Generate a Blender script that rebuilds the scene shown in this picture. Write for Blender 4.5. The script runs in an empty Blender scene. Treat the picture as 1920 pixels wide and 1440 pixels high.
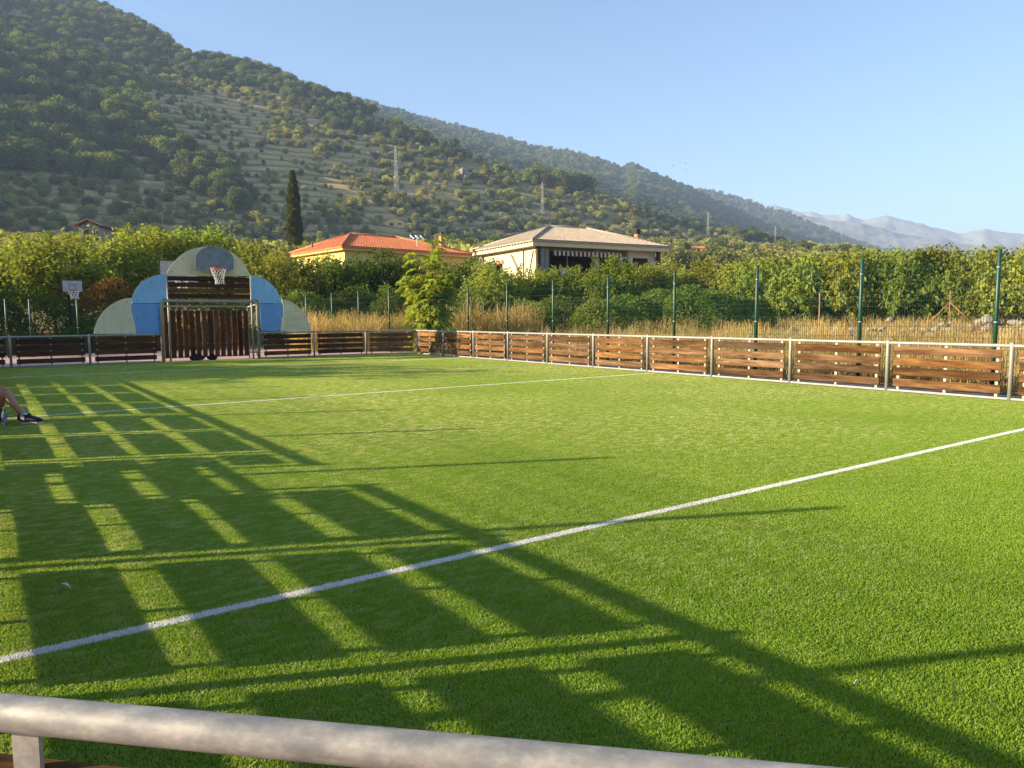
import bpy, bmesh, math, random
import numpy as np
from mathutils import Vector, Matrix

random.seed(7)
rng = np.random.default_rng(7)
sc = bpy.context.scene
col = sc.collection
R = math.radians

# ------------------------------------------------------------------ camera
CAM_H = 1.42
F_PX, YAW, PITCH, ROLL = 1387.15, R(35.574), R(5.227), R(-0.311)
FWD = Vector((math.sin(YAW) * math.cos(PITCH), math.cos(YAW) * math.cos(PITCH), -math.sin(PITCH)))
RGT0 = Vector((math.cos(YAW), -math.sin(YAW), 0))
UP0 = RGT0.cross(FWD)
RGT = RGT0 * math.cos(ROLL) + UP0 * math.sin(ROLL)
UPV = UP0 * math.cos(ROLL) - RGT0 * math.sin(ROLL)
cam_d = bpy.data.cameras.new('camera')
cam = bpy.data.objects.new('camera', cam_d)
col.objects.link(cam)
cam.matrix_world = Matrix(((RGT.x, UPV.x, -FWD.x, 0), (RGT.y, UPV.y, -FWD.y, 0), (RGT.z, UPV.z, -FWD.z, CAM_H), (0, 0, 0, 1)))
cam_d.sensor_fit = 'HORIZONTAL'
cam_d.sensor_width = 36.0
cam_d.lens = 36.0 * F_PX / 1920.0
cam_d.clip_start = 0.05
cam_d.clip_end = 20000
sc.camera = cam

# ------------------------------------------------------------------ light
SUN_EL = R(16.4)
SUN_H = Vector((-0.915, 0.403, 0)).normalized()
SUN_V = Vector((SUN_H.x * math.cos(SUN_EL), SUN_H.y * math.cos(SUN_EL), math.sin(SUN_EL)))
sun_d = bpy.data.lights.new('sun', 'SUN')
sun_d.energy = 5.0
sun_d.angle = R(0.53)
sun_d.color = (1.0, 0.84, 0.60)
sun = bpy.data.objects.new('sun', sun_d)
col.objects.link(sun)
sun.rotation_euler = (-SUN_V).to_track_quat('-Z', 'Y').to_euler()
w = bpy.data.worlds.new('World')
sc.world = w
w.use_nodes = True
nt = w.node_tree
nt.nodes.clear()
sky = nt.nodes.new('ShaderNodeTexSky')
sky.sky_type = 'NISHITA'
sky.sun_disc = False
sky.sun_elevation = SUN_EL
sky.sun_rotation = math.atan2(SUN_V.x, SUN_V.y)
sky.altitude = 600
sky.air_density = 1.0
sky.dust_density = 1.3
sky.ozone_density = 3.5
bg = nt.nodes.new('ShaderNodeBackground')
bg.inputs['Strength'].default_value = 0.07
wo = nt.nodes.new('ShaderNodeOutputWorld')
nt.links.new(sky.outputs[0], bg.inputs[0])
nt.links.new(bg.outputs[0], wo.inputs[0])
sc.view_settings.view_transform = 'Standard'
sc.view_settings.look = 'None'
sc.view_settings.exposure = 1.95
sc.view_settings.gamma = 1.0
sc.render.engine = 'CYCLES'
sc.cycles.use_denoising = True
sc.cycles.denoising_prefilter = 'NONE'
sc.cycles.max_bounces = 6
sc.cycles.diffuse_bounces = 3
sc.cycles.transparent_max_bounces = 8
sc.cycles.volume_bounces = 0

HAZE_DENSITY = 2.4e-4

# ------------------------------------------------------------------ picture <-> place
def ray(px, py):
    return FWD + RGT * ((px - 960) / F_PX) - UPV * ((py - 720) / F_PX)
def azel(px, py):
    d = ray(px, py)
    return math.degrees(math.atan2(d.x, d.y)), math.degrees(math.atan2(d.z, math.hypot(d.x, d.y)))
def on_y(px, py, Y):
    d = ray(px, py); t = Y / d.y
    return Vector((d.x * t, Y, CAM_H + d.z * t))
def at_r(px, py, r):
    d = ray(px, py); t = r / math.hypot(d.x, d.y)
    return Vector((d.x * t, d.y * t, CAM_H + d.z * t))
def project(P):
    """P: (n,3) array -> px, py, depth"""
    v = np.asarray(P, float) - np.array([0, 0, CAM_H])
    z = v @ np.array(FWD); z = np.where(np.abs(z) < 1e-6, 1e-6, z)
    return 960 + F_PX * (v @ np.array(RGT)) / z, 720 - F_PX * (v @ np.array(UPV)) / z, z

# ------------------------------------------------------------------ helpers
def tag(o, label=None, cat=None, group=None, kind=None):
    if label: o['label'] = label
    if cat: o['category'] = cat
    if group: o['group'] = group
    if kind: o['kind'] = kind
    return o
def empty(name, loc=(0, 0, 0), rz=0.0):
    o = bpy.data.objects.new(name, None)
    col.objects.link(o)
    o.location = loc
    o.rotation_euler = (0, 0, rz)
    o.empty_display_size = 0.2
    return o
def link(name, me, mat=None, parent=None, loc=None, rot=None, scale=None):
    o = bpy.data.objects.new(name, me)
    col.objects.link(o)
    if mat is not None and len(me.materials) == 0:
        me.materials.append(mat)
    if parent is not None: o.parent = parent
    if loc is not None: o.location = loc
    if rot is not None: o.rotation_euler = rot
    if scale is not None: o.scale = scale
    return o

class MB:
    def __init__(self):
        self.v = []; self.f = []
    def add(self, vs, fs):
        b = len(self.v)
        self.v += [tuple(x) for x in vs]
        self.f += [tuple(i + b for i in q) for q in fs]
    def box(self, c, s, rz=0.0, M=None):
        x, y, z = s[0] / 2, s[1] / 2, s[2] / 2
        vs = [Vector((a, b, d)) for d in (-z, z) for a, b in ((-x, -y), (x, -y), (x, y), (-x, y))]
        if M is None: M = Matrix.Rotation(rz, 3, 'Z')
        vs = [M @ q + Vector(c) for q in vs]
        self.add(vs, [(3, 2, 1, 0), (4, 5, 6, 7), (0, 1, 5, 4), (1, 2, 6, 5), (2, 3, 7, 6), (3, 0, 4, 7)])
    def bar(self, p0, p1, wdt, hgt, up=(0, 0, 1)):
        p0, p1 = Vector(p0), Vector(p1)
        d = p1 - p0; L = d.length
        if L < 1e-6: return
        d = d / L
        u = Vector(up)
        if abs(d.dot(u)) > 0.98: u = Vector((0, 1, 0))
        s = d.cross(u).normalized(); u = s.cross(d)
        self.box((p0 + p1) / 2, (L, wdt, hgt), M=Matrix((d, s, u)).transposed())
    def tube(self, pts, r, n=8, caps=True):
        pts = [Vector(p) for p in pts]
        rs = r if isinstance(r, (list, tuple)) else [r] * len(pts)
        rings = []
        prev = None
        for i, p in enumerate(pts):
            d = (pts[min(i + 1, len(pts) - 1)] - pts[max(i - 1, 0)])
            d = d.normalized() if d.length > 1e-9 else Vector((0, 0, 1))
            if prev is None:
                a = Vector((0, 0, 1)) if abs(d.z) < 0.9 else Vector((1, 0, 0))
                s = d.cross(a).normalized()
            else:
                s = (prev - d * prev.dot(d))
                s = s.normalized() if s.length > 1e-6 else d.orthogonal().normalized()
            prev = s
            t = d.cross(s)
            rings.append([p + (s * math.cos(k * 2 * math.pi / n) + t * math.sin(k * 2 * math.pi / n)) * rs[i] for k in range(n)])
        vs = [q for rg in rings for q in rg]
        fs = []
        for i in range(len(rings) - 1):
            for k in range(n):
                a = i * n + k; b = i * n + (k + 1) % n
                fs.append((a, b, b + n, a + n))
        if caps:
            fs.append(tuple(range(n - 1, -1, -1)))
            fs.append(tuple(range(len(vs) - n, len(vs))))
        self.add(vs, fs)
    def prism(self, outline, axis_vec):
        """outline: list of Vectors (planar), extruded by axis_vec"""
        n = len(outline); a = Vector(axis_vec)
        vs = [Vector(p) for p in outline] + [Vector(p) + a for p in outline]
        fs = [tuple(range(n - 1, -1, -1)), tuple(range(n, 2 * n))]
        fs += [(i, (i + 1) % n, n + (i + 1) % n, n + i) for i in range(n)]
        self.add(vs, fs)
    def ball(self, c, r, seg=10, rings=6, sc_=(1, 1, 1), noise=0.0):
        c = Vector(c); vs = [c + Vector((0, 0, -r * sc_[2]))]
        for i in range(1, rings):
            th = -math.pi / 2 + math.pi * i / rings
            for k in range(seg):
                ph = 2 * math.pi * k / seg
                q = 1 + random.uniform(-noise, noise)
                vs.append(c + Vector((math.cos(th) * math.cos(ph) * r * sc_[0] * q, math.cos(th) * math.sin(ph) * r * sc_[1] * q, math.sin(th) * r * sc_[2] * q)))
        vs.append(c + Vector((0, 0, r * sc_[2])))
        fs = [(0, 1 + (k + 1) % seg, 1 + k) for k in range(seg)]
        for i in range(rings - 2):
            for k in range(seg):
                a = 1 + i * seg + k; b = 1 + i * seg + (k + 1) % seg
                fs.append((a, b, b + seg, a + seg))
        t = len(vs) - 1
        fs += [(t, 1 + (rings - 2) * seg + k, 1 + (rings - 2) * seg + (k + 1) % seg) for k in range(seg)]
        self.add(vs, fs)
    def mesh(self, name, mat=None, smooth=False, fix=True):
        me = bpy.data.meshes.new(name)
        me.from_pydata([tuple(q) for q in self.v], [], self.f)
        if fix:
            bm = bmesh.new(); bm.from_mesh(me)
            bmesh.ops.recalc_face_normals(bm, faces=bm.faces)
            bm.to_mesh(me); bm.free()
        if smooth:
            me.polygons.foreach_set('use_smooth', [True] * len(me.polygons))
        if mat is not None: me.materials.append(mat)
        me.update()
        return me
    def build(self, name, mat=None, parent=None, smooth=False, fix=True):
        return link(name, self.mesh(name, mat, smooth, fix), None, parent)

def quads_mesh(name, P, mat=None):
    """P: (n,4,3) array of quads"""
    n = len(P)
    me = bpy.data.meshes.new(name)
    me.vertices.add(4 * n)
    me.vertices.foreach_set('co', np.ascontiguousarray(P, dtype=np.float32).ravel())
    me.loops.add(4 * n)
    me.loops.foreach_set('vertex_index', np.arange(4 * n, dtype=np.int32))
    me.polygons.add(n)
    me.polygons.foreach_set('loop_start', np.arange(0, 4 * n, 4, dtype=np.int32))
    me.update(calc_edges=True)
    if mat is not None: me.materials.append(mat)
    return me

# ------------------------------------------------------------------ materials
class NB:
    def __init__(self, name):
        self.m = bpy.data.materials.new(name); self.m.use_nodes = True
        self.t = self.m.node_tree; self.t.nodes.clear()
        self.out = self.t.nodes.new('ShaderNodeOutputMaterial')
    def n(self, typ, **kw):
        x = self.t.nodes.new(typ)
        for k, v in kw.items(): setattr(x, k, v)
        return x
    def l(self, a, b): self.t.links.new(a, b)
    def noise(self, vec, scale, detail=3, rough=0.55):
        x = self.n('ShaderNodeTexNoise'); x.inputs['Scale'].default_value = scale
        x.inputs['Detail'].default_value = detail; x.inputs['Roughness'].default_value = rough
        if vec is not None: self.l(vec, x.inputs['Vector'])
        return x.outputs[0]
    def ramp(self, fac, stops, interp='LINEAR'):
        x = self.n('ShaderNodeValToRGB'); x.color_ramp.interpolation = interp
        e = x.color_ramp.elements
        while len(e) < len(stops): e.new(0.5)
        for k, (p, c) in enumerate(stops):
            e[k].position = p; e[k].color = (c[0], c[1], c[2], 1) if not isinstance(c, (int, float)) else (c, c, c, 1)
        self.l(fac, x.inputs[0])
        return x.outputs[0]
    def mix(self, fac, a, b, mode='MIX'):
        x = self.n('ShaderNodeMix', data_type='RGBA', blend_type=mode)
        for s, v in ((0, fac), (6, a), (7, b)):
            if isinstance(v, (int, float)): x.inputs[s].default_value = v
            elif isinstance(v, (tuple, list)): x.inputs[s].default_value = (v[0], v[1], v[2], 1)
            else: self.l(v, x.inputs[s])
        return x.outputs[2]
    def math(self, op, a, b=0.0):
        x = self.n('ShaderNodeMath', operation=op)
        for s, v in ((0, a), (1, b)):
            if isinstance(v, (int, float)): x.inputs[s].default_value = v
            else: self.l(v, x.inputs[s])
        return x.outputs[0]
    def mapping(self, vec, scale=(1, 1, 1), rot=(0, 0, 0)):
        x = self.n('ShaderNodeMapping'); x.inputs['Scale'].default_value = scale; x.inputs['Rotation'].default_value = rot
        self.l(vec, x.inputs['Vector'])
        return x.outputs[0]
    def pos(self): return self.n('ShaderNodeNewGeometry').outputs['Position']
    def obj(self): return self.n('ShaderNodeTexCoord').outputs['Object']
    def rand(self): return self.n('ShaderNodeObjectInfo').outputs['Random']
    def bsdf(self, color, rough=0.8, metal=0.0, bump=None, bump_str=0.3, bump_dist=0.01, spec=0.3):
        b = self.n('ShaderNodeBsdfPrincipled')
        if isinstance(color, (tuple, list)): b.inputs['Base Color'].default_value = (*color[:3], 1)
        else: self.l(color, b.inputs['Base Color'])
        if isinstance(rough, (int, float)): b.inputs['Roughness'].default_value = rough
        else: self.l(rough, b.inputs['Roughness'])
        b.inputs['Metallic'].default_value = metal
        b.inputs['Specular IOR Level'].default_value = spec
        if bump is not None:
            k = self.n('ShaderNodeBump'); k.inputs['Strength'].default_value = bump_str; k.inputs['Distance'].default_value = bump_dist
            self.l(bump, k.inputs['Height']); self.l(k.outputs[0], b.inputs['Normal'])
        self.l(b.outputs[0], self.out.inputs[0])
        return b

def m_simple(name, c, rough=0.8, metal=0.0, var=0.15, scale=6.0, bump=0.0, spec=0.3):
    b = NB(name)
    nz = b.noise(b.obj(), scale, 4)
    lo = tuple(x * (1 - var) for x in c); hi = tuple(min(1, x * (1 + var)) for x in c)
    cc = b.ramp(nz, [(0.3, lo), (0.7, hi)])
    b.bsdf(cc, rough, metal, nz if bump else None, bump, 0.01, spec)
    return b.m

def m_leaf(name, dark, light, trans=0.35, obj_var=0.25, nscale=0.9, tint=None):
    b = NB(name)
    p = b.pos()
    nz = b.noise(p, nscale, 3)
    nf = b.noise(p, 9.0, 2)
    c = b.ramp(nz, [(0.32, dark), (0.68, light)])
    c = b.mix(b.math('MULTIPLY', nf, 0.5), c, tint or tuple(min(1, x * 1.7) for x in light))
    rv = b.rand()
    hsv = b.n('ShaderNodeHueSaturation')
    b.l(b.math('ADD', b.math('MULTIPLY', rv, 0.05), 0.478), hsv.inputs['Hue'])
    b.l(b.math('ADD', b.math('MULTIPLY', b.math('FRACT', b.math('MULTIPLY', rv, 7.31)), obj_var * 2), 1 - obj_var), hsv.inputs['Value'])
    b.l(c, hsv.inputs['Color'])
    c = hsv.outputs[0]
    d = b.n('ShaderNodeBsdfDiffuse'); t = b.n('ShaderNodeBsdfTranslucent')
    b.l(c, d.inputs[0])
    tc = b.mix(1.0, c, (1.25, 1.15, 0.5), 'MULTIPLY')
    b.l(tc, t.inputs[0])
    mx = b.n('ShaderNodeMixShader'); mx.inputs[0].default_value = trans
    b.l(d.outputs[0], mx.inputs[1]); b.l(t.outputs[0], mx.inputs[2])
    b.l(mx.outputs[0], b.out.inputs[0])
    return b.m

def m_galv():
    b = NB('galvanised_steel')
    p = b.obj()
    q = b.mapping(p, (1, 1.6, 1.6))
    n1 = b.noise(q, 5, 5, 0.6); n2 = b.noise(q, 26, 5, 0.7); n3 = b.noise(q, 95, 3, 0.6); n4 = b.noise(b.mapping(p, (0.5, 9, 9)), 5, 4, 0.7)
    c = b.ramp(n1, [(0.3, (0.23, 0.215, 0.19)), (0.7, (0.36, 0.34, 0.305))])
    c = b.mix(b.ramp(n2, [(0.42, 0.0), (0.62, 0.55)]), c, (0.47, 0.43, 0.36))
    c = b.mix(b.ramp(n3, [(0.40, 0.35), (0.60, 0.0)]), c, (0.24, 0.225, 0.20))
    c = b.mix(b.ramp(n4, [(0.55, 0.0), (0.75, 0.5)]), c, (0.27, 0.20, 0.13))
    ro = b.math('ADD', b.math('MULTIPLY', n2, 0.35), 0.36)
    b.bsdf(c, ro, 0.25, n2, 0.10, 0.003, 0.35)
    return b.m

def m_wood(name, a, c_, dark, scale=1.0):
    b = NB(name)
    p = b.obj()
    rv = b.rand()
    off = b.n('ShaderNodeVectorMath', operation='ADD')
    cb = b.n('ShaderNodeCombineXYZ'); b.l(b.math('MULTIPLY', rv, 37.0), cb.inputs[0]); b.l(b.math('MULTIPLY', rv, 91.0), cb.inputs[2])
    b.l(p, off.inputs[0]); b.l(cb.outputs[0], off.inputs[1])
    q = off.outputs[0]
    g = b.noise(b.mapping(q, (2.2 * scale, 24, 24)), 1.0, 7, 0.75)
    w2 = b.noise(b.mapping(q, (0.7, 5, 5)), 1.0, 3)
    kn = b.noise(b.mapping(q, (3.0, 8, 8)), 1.3, 2)
    c = b.ramp(g, [(0.34, dark), (0.48, a), (0.66, c_)])
    c = b.mix(b.ramp(w2, [(0.36, 0.0), (0.66, 0.8)]), c, dark)
    c = b.mix(b.ramp(kn, [(0.70, 0.0), (0.76, 0.8)]), c, tuple(x * 0.35 for x in dark))
    vv = b.n('ShaderNodeHueSaturation'); b.l(c, vv.inputs['Color'])
    b.l(b.math('ADD', b.math('MULTIPLY', rv, 0.85), 0.55), vv.inputs['Value']); b.l(b.math('ADD', b.math('MULTIPLY', b.math('FRACT', b.math('MULTIPLY', rv, 5.7)), 0.25), 0.88), vv.inputs['Saturation'])
    b.bsdf(vv.outputs[0], 0.88, 0, g, 0.6, 0.004, 0.12)
    return b.m

M = {}
def m_panel(name, c):
    b = NB(name)
    p = b.pos()
    n1 = b.noise(p, 1.1, 4); n2 = b.noise(b.mapping(p, (6, 6, 0.8)), 1.0, 5, 0.65); n3 = b.noise(p, 9, 4, 0.7)
    k = b.ramp(n1, [(0.3, tuple(x * 0.86 for x in c)), (0.7, tuple(min(1, x * 1.08) for x in c))])
    k = b.mix(b.ramp(n2, [(0.52, 0.0), (0.78, 0.45)]), k, tuple(x * 0.55 + 0.03 for x in c))
    k = b.mix(b.ramp(n3, [(0.62, 0.0), (0.74, 0.4)]), k, tuple(x * 0.6 + 0.12 for x in c))
    b.bsdf(k, b.math('ADD', b.math('MULTIPLY', n3, 0.3), 0.4), 0, n3, 0.05, 0.01, 0.3)
    return b.m
M['galv'] = m_galv()
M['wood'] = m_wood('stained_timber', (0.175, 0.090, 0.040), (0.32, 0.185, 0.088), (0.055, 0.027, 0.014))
M['wood_shaded'] = m_wood('shade_toned_timber', (0.105, 0.043, 0.020), (0.165, 0.075, 0.034), (0.042, 0.018, 0.010))  # same timber on faces turned from the sun, shade put into the colour
M['plate'] = m_simple('weathered_grey_plate', (0.17, 0.21, 0.225), 0.5, 0.2, 0.25, 5.0)
M['beige'] = m_panel('beige_panel', (0.68, 0.60, 0.39))
M['lblue'] = m_panel('light_blue_panel', (0.24, 0.48, 0.70))
M['blue'] = m_panel('blue_panel', (0.14, 0.32, 0.60))
M['print'] = m_simple('grey_print', (0.18, 0.17, 0.13), 0.7)
M['bolt'] = m_simple('dark_bolt', (0.09, 0.09, 0.09), 0.5, 0.6)
M['orange'] = m_simple('orange_rim', (0.62, 0.10, 0.03), 0.4, 0.0)
M['net'] = m_simple('white_net_cord', (0.75, 0.72, 0.66), 0.9)
M['green_steel'] = m_simple('green_painted_steel', (0.006, 0.048, 0.026), 0.45, 0.0, 0.1, 3, 0, 0.5)
M['mesh_green'] = m_simple('green_coated_wire', (0.010, 0.050, 0.032), 0.8, 0, 0.1, 3, 0, 0.1)
M['black'] = m_simple('black_cloth', (0.012, 0.011, 0.011), 0.85, 0, 0.4, 10, 0.3)
M['dark_steel'] = m_simple('dark_steel', (0.035, 0.035, 0.04), 0.5, 0.3)
M['white'] = m_simple('white_paint', (0.72, 0.71, 0.68), 0.6, 0, 0.06)
M['board_pale'] = m_simple('weathered_pale_board', (0.40, 0.41, 0.36), 0.6, 0, 0.2, 4)
M['cream'] = m_simple('cream_render', (0.66, 0.57, 0.36), 0.9, 0, 0.07, 1.5, 0.1)
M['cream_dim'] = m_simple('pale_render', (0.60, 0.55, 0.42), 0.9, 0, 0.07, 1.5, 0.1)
M['yellow'] = m_simple('yellow_render', (0.68, 0.50, 0.17), 0.9, 0, 0.07, 1.5, 0.1)
M['stone_wall'] = m_simple('rubble_wall', (0.30, 0.27, 0.24), 0.95, 0, 0.35, 3.0, 0.4)
M['brick_orange'] = m_simple('orange_brick', (0.50, 0.24, 0.11), 0.9, 0, 0.2, 8.0, 0.2)
M['dark_wood'] = m_simple('dark_brown_timber', (0.07, 0.035, 0.022), 0.7, 0, 0.3, 8)
M['dark_in'] = m_simple('dark_interior', (0.035, 0.022, 0.018), 0.8)
M['tarp'] = m_simple('dark_blue_tarp', (0.018, 0.028, 0.04), 0.6)
M['glass'] = m_simple('window_glass', (0.10, 0.13, 0.12), 0.12, 0, 0.1, 2, 0, 0.6)
M['rust'] = m_simple('rusty_iron', (0.30, 0.15, 0.08), 0.85, 0.2, 0.3, 12, 0.2)
M['stone'] = m_simple('field_stone', (0.26, 0.23, 0.185), 0.95, 0, 0.35, 5, 0.6)
M['bark'] = m_simple('grey_brown_bark', (0.13, 0.10, 0.07), 0.95, 0, 0.35, 9, 0.6)
M['pylon'] = m_simple('pale_lattice_steel', (0.42, 0.41, 0.38), 0.6, 0.1)
M['skin'] = m_simple('tanned_skin', (0.40, 0.20, 0.125), 0.55, 0, 0.08, 8)
M['shirt'] = m_simple('grey_shirt', (0.30, 0.31, 0.34), 0.9, 0, 0.1, 10, 0.2)
M['shorts'] = m_simple('dark_shorts', (0.03, 0.035, 0.06), 0.9, 0, 0.15, 10, 0.2)
M['hair'] = m_simple('dark_hair', (0.025, 0.016, 0.011), 0.7)
M['sock'] = m_simple('white_sock', (0.62, 0.64, 0.68), 0.95)
M['sockblue'] = m_simple('blue_mark', (0.10, 0.24, 0.50), 0.9)
M['shoe'] = m_simple('navy_shoe', (0.018, 0.014, 0.035), 0.6, 0, 0.4, 20)
M['maroon'] = m_simple('maroon_trim', (0.10, 0.012, 0.025), 0.7)
M['sole'] = m_simple('pale_sole', (0.55, 0.47, 0.43), 0.7)
M['lace'] = m_simple('dark_green_lace', (0.015, 0.05, 0.025), 0.8)
M['label'] = m_simple('grey_bottle_label', (0.22, 0.24, 0.32), 0.5)
M['dry_leaf'] = m_simple('dry_leaf', (0.70, 0.60, 0.45), 0.9, 0, 0.3, 30)

def m_clear():
    b = NB('clear_plastic')
    g = b.bsdf((0.85, 0.92, 0.95), 0.06)
    g.inputs['Transmission Weight'].default_value = 0.9
    g.inputs['IOR'].default_value = 1.2
    return b.m
M['clear'] = m_clear()
def m_roof(name, a, c_):
    b = NB(name)
    p = b.pos()
    nz = b.noise(p, 1.2, 4); nf = b.noise(p, 6.5, 2)
    c = b.ramp(nz, [(0.3, a), (0.7, c_)])
    c = b.mix(b.ramp(nf, [(0.35, 0.0), (0.65, 0.55)]), c, tuple(x * 0.62 for x in a))
    b.bsdf(c, 0.85, 0, nf, 0.3, 0.01)
    return b.m
M['red_tile'] = m_roof('red_roof_tile', (0.60, 0.18, 0.075), (0.72, 0.27, 0.12))
M['tan_tile'] = m_roof('weathered_tan_tile', (0.40, 0.315, 0.225), (0.54, 0.445, 0.33))
M['brown_tile'] = m_roof('brown_roof_tile', (0.24, 0.13, 0.085), (0.34, 0.20, 0.13))

def m_gate_stripe():
    b = NB('striped_awning_cloth')
    sep = b.n('ShaderNodeSeparateXYZ'); b.l(b.obj(), sep.inputs[0])
    s = b.math('GREATER_THAN', b.math('FRACT', b.math('MULTIPLY', sep.outputs[0], 2.6)), 0.5)
    b.bsdf(b.mix(s, (0.055, 0.03, 0.022), (0.55, 0.44, 0.33)), 0.9)
    return b.m
M['stripe'] = m_gate_stripe()

# leaves
M['leaf_cherry'] = m_leaf('cherry_leaves', (0.095, 0.135, 0.026), (0.240, 0.268, 0.054), 0.45)
M['leaf_fig'] = m_leaf('broad_drooping_leaves', (0.105, 0.140, 0.028), (0.250, 0.270, 0.055), 0.42)
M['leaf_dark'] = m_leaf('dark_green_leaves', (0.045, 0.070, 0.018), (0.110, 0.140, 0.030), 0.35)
M['leaf_ailanthus'] = m_leaf('bright_feathery_leaves', (0.130, 0.180, 0.024), (0.290, 0.325, 0.048), 0.45)
M['leaf_bramble'] = m_leaf('bramble_leaves', (0.075, 0.115, 0.024), (0.185, 0.225, 0.048), 0.35, 0.15, 1.4)
M['leaf_brown'] = m_leaf('brown_vine_leaves', (0.080, 0.055, 0.020), (0.180, 0.105, 0.035), 0.3, 0.15, 1.6)
M['leaf_poplar'] = m_leaf('poplar_leaves', (0.030, 0.050, 0.014), (0.085, 0.105, 0.022), 0.3, 0.1)
M['weeds'] = m_leaf('shade_toned_weeds', (0.07, 0.05, 0.025), (0.15, 0.10, 0.05), 0.3, 0.2, 0.6)  # dry grass darkened, the bank's shade is put into its colour
M['leaf_hill'] = m_leaf('hillside_leaves', (0.150, 0.165, 0.050), (0.300, 0.290, 0.090), 0.42, 0.45, 0.03)
M['leaf_wood'] = m_leaf('woodland_leaves', (0.058, 0.084, 0.028), (0.145, 0.170, 0.050), 0.38, 0.45, 0.03)
M['straw'] = m_leaf('dry_grass_blades', (0.34, 0.235, 0.09), (0.58, 0.43, 0.18), 0.38, 0.2, 0.6, (0.66, 0.52, 0.26))

# turf
def m_turf(name, white=False):
    b = NB(name)
    p = b.pos()
    if white:
        nz = b.noise(p, 25, 3)
        c = b.ramp(nz, [(0.3, (0.82, 0.80, 0.76)), (0.7, (0.92, 0.90, 0.87))])
        tc = c
    else:
        big = b.noise(p, 0.45, 3)
        c = b.ramp(big, [(0.3, (0.180, 0.320, 0.018)), (0.7, (0.240, 0.390, 0.026))])
        fib = b.noise(p, 160.0, 1)
        c = b.mix(b.ramp(fib, [(0.35, 0.0), (0.75, 0.75)]), c, (0.38, 0.50, 0.055))
        # pale, sandy, trodden flecks: scuffs in the pile
        st = b.noise(b.mapping(p, (1.0, 2.4, 1.0), (0, 0, R(35))), 6.5, 7, 0.74)
        zone = b.noise(p, 0.28, 2)
        sep = b.n('ShaderNodeSeparateXYZ'); b.l(p, sep.inputs[0])
        wear = b.n('ShaderNodeMapRange'); wear.inputs[1].default_value = 1.5; wear.inputs[2].default_value = 8.0
        b.l(sep.outputs[1], wear.inputs[0])
        fl = b.ramp(st, [(0.48, 0.0), (0.58, 1.0)])
        fz = b.ramp(zone, [(0.30, 0.25), (0.62, 1.0)])
        f = b.math('MULTIPLY', b.math('MULTIPLY', fl, fz), b.math('ADD', b.math('MULTIPLY', wear.outputs[0], 0.72), 0.10))
        c = b.mix(b.math('MULTIPLY', wear.outputs[0], 0.14), c, (0.62, 0.63, 0.24))
        c = b.mix(f, c, (0.78, 0.72, 0.42))
        tc = b.mix(1.0, c, (1.2, 1.15, 0.5), 'MULTIPLY')
    d = b.n('ShaderNodeBsdfPrincipled'); t = b.n('ShaderNodeBsdfTranslucent')
    b.l(c, d.inputs['Base Color']); d.inputs['Roughness'].default_value = 0.5; d.inputs['Specular IOR Level'].default_value = 0.25
    b.l(tc, t.inputs[0])
    mx = b.n('ShaderNodeMixShader'); mx.inputs[0].default_value = 0.4
    b.l(d.outputs[0], mx.inputs[1]); b.l(t.outputs[0], mx.inputs[2])
    b.l(mx.outputs[0], b.out.inputs[0])
    return b.m
M['turf'] = m_turf('artificial_turf')
M['turf_white'] = m_turf('white_turf_fibre', True)
M['turf_base'] = m_simple('turf_backing_and_sand', (0.13, 0.18, 0.035), 0.95, 0, 0.3, 30)

def m_ground(name, stops, scale, fine=14, bump=0.5):
    b = NB(name)
    p = b.pos()
    nz = b.noise(p, scale, 6, 0.6)
    nf = b.noise(p, fine, 4, 0.7)
    c = b.ramp(nz, stops)
    c = b.mix(0.6, c, b.ramp(nf, [(0.3, 0.25), (0.7, 0.8)]), 'OVERLAY')
    b.bsdf(c, 0.95, 0, nf, bump, 0.03, 0.1)
    return b.m
M['paving'] = m_ground('pink_paving', [(0.3, (0.42, 0.27, 0.22)), (0.7, (0.52, 0.36, 0.30))], 0.7, 20, 0.2)
M['gravel'] = m_ground('grey_gravel', [(0.3, (0.10, 0.10, 0.10)), (0.7, (0.20, 0.19, 0.18))], 2.0, 40)
M['soil'] = m_ground('dry_soil', [(0.3, (0.17, 0.12, 0.06)), (0.7, (0.36, 0.26, 0.12))], 0.5, 10)

def m_hill():
    b = NB('terraced_hillside')
    p = b.pos()
    sep = b.n('ShaderNodeSeparateXYZ'); b.l(p, sep.inputs[0])
    n1 = b.noise(p, 0.012, 5, 0.6); n2 = b.noise(p, 0.08, 4, 0.6); n3 = b.noise(p, 0.6, 3, 0.6)
    green = b.ramp(n2, [(0.3, (0.135, 0.130, 0.042)), (0.7, (0.245, 0.220, 0.078))])
    dry = b.ramp(n3, [(0.3, (0.52, 0.32, 0.14)), (0.7, (0.72, 0.50, 0.24))])
    g = b.n('ShaderNodeNewGeometry')
    sn = b.n('ShaderNodeSeparateXYZ'); b.l(g.outputs['True Normal'], sn.inputs[0])
    steep = b.ramp(sn.outputs[2], [(0.72, 1.0), (0.88, 0.0)])
    f = b.ramp(b.math('ADD', b.math('MULTIPLY', n1, 0.65), b.math('MULTIPLY', n2, 0.35)), [(0.50, 0.0), (0.66, 0.5)])
    at = b.n('ShaderNodeAttribute'); at.attribute_name = 'bank'
    bk = b.math('MULTIPLY', at.outputs['Fac'], b.ramp(b.noise(p, 0.045, 5, 0.65), [(0.38, 0.05), (0.54, 1.0)]))
    f2 = b.math('MAXIMUM', f, b.math('MAXIMUM', bk, b.math('MULTIPLY', steep, 0.6)))
    c = b.mix(f2, green, dry)
    b.bsdf(c, 0.95, 0, n3, 0.6, 0.4, 0.05)
    return b.m
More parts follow.
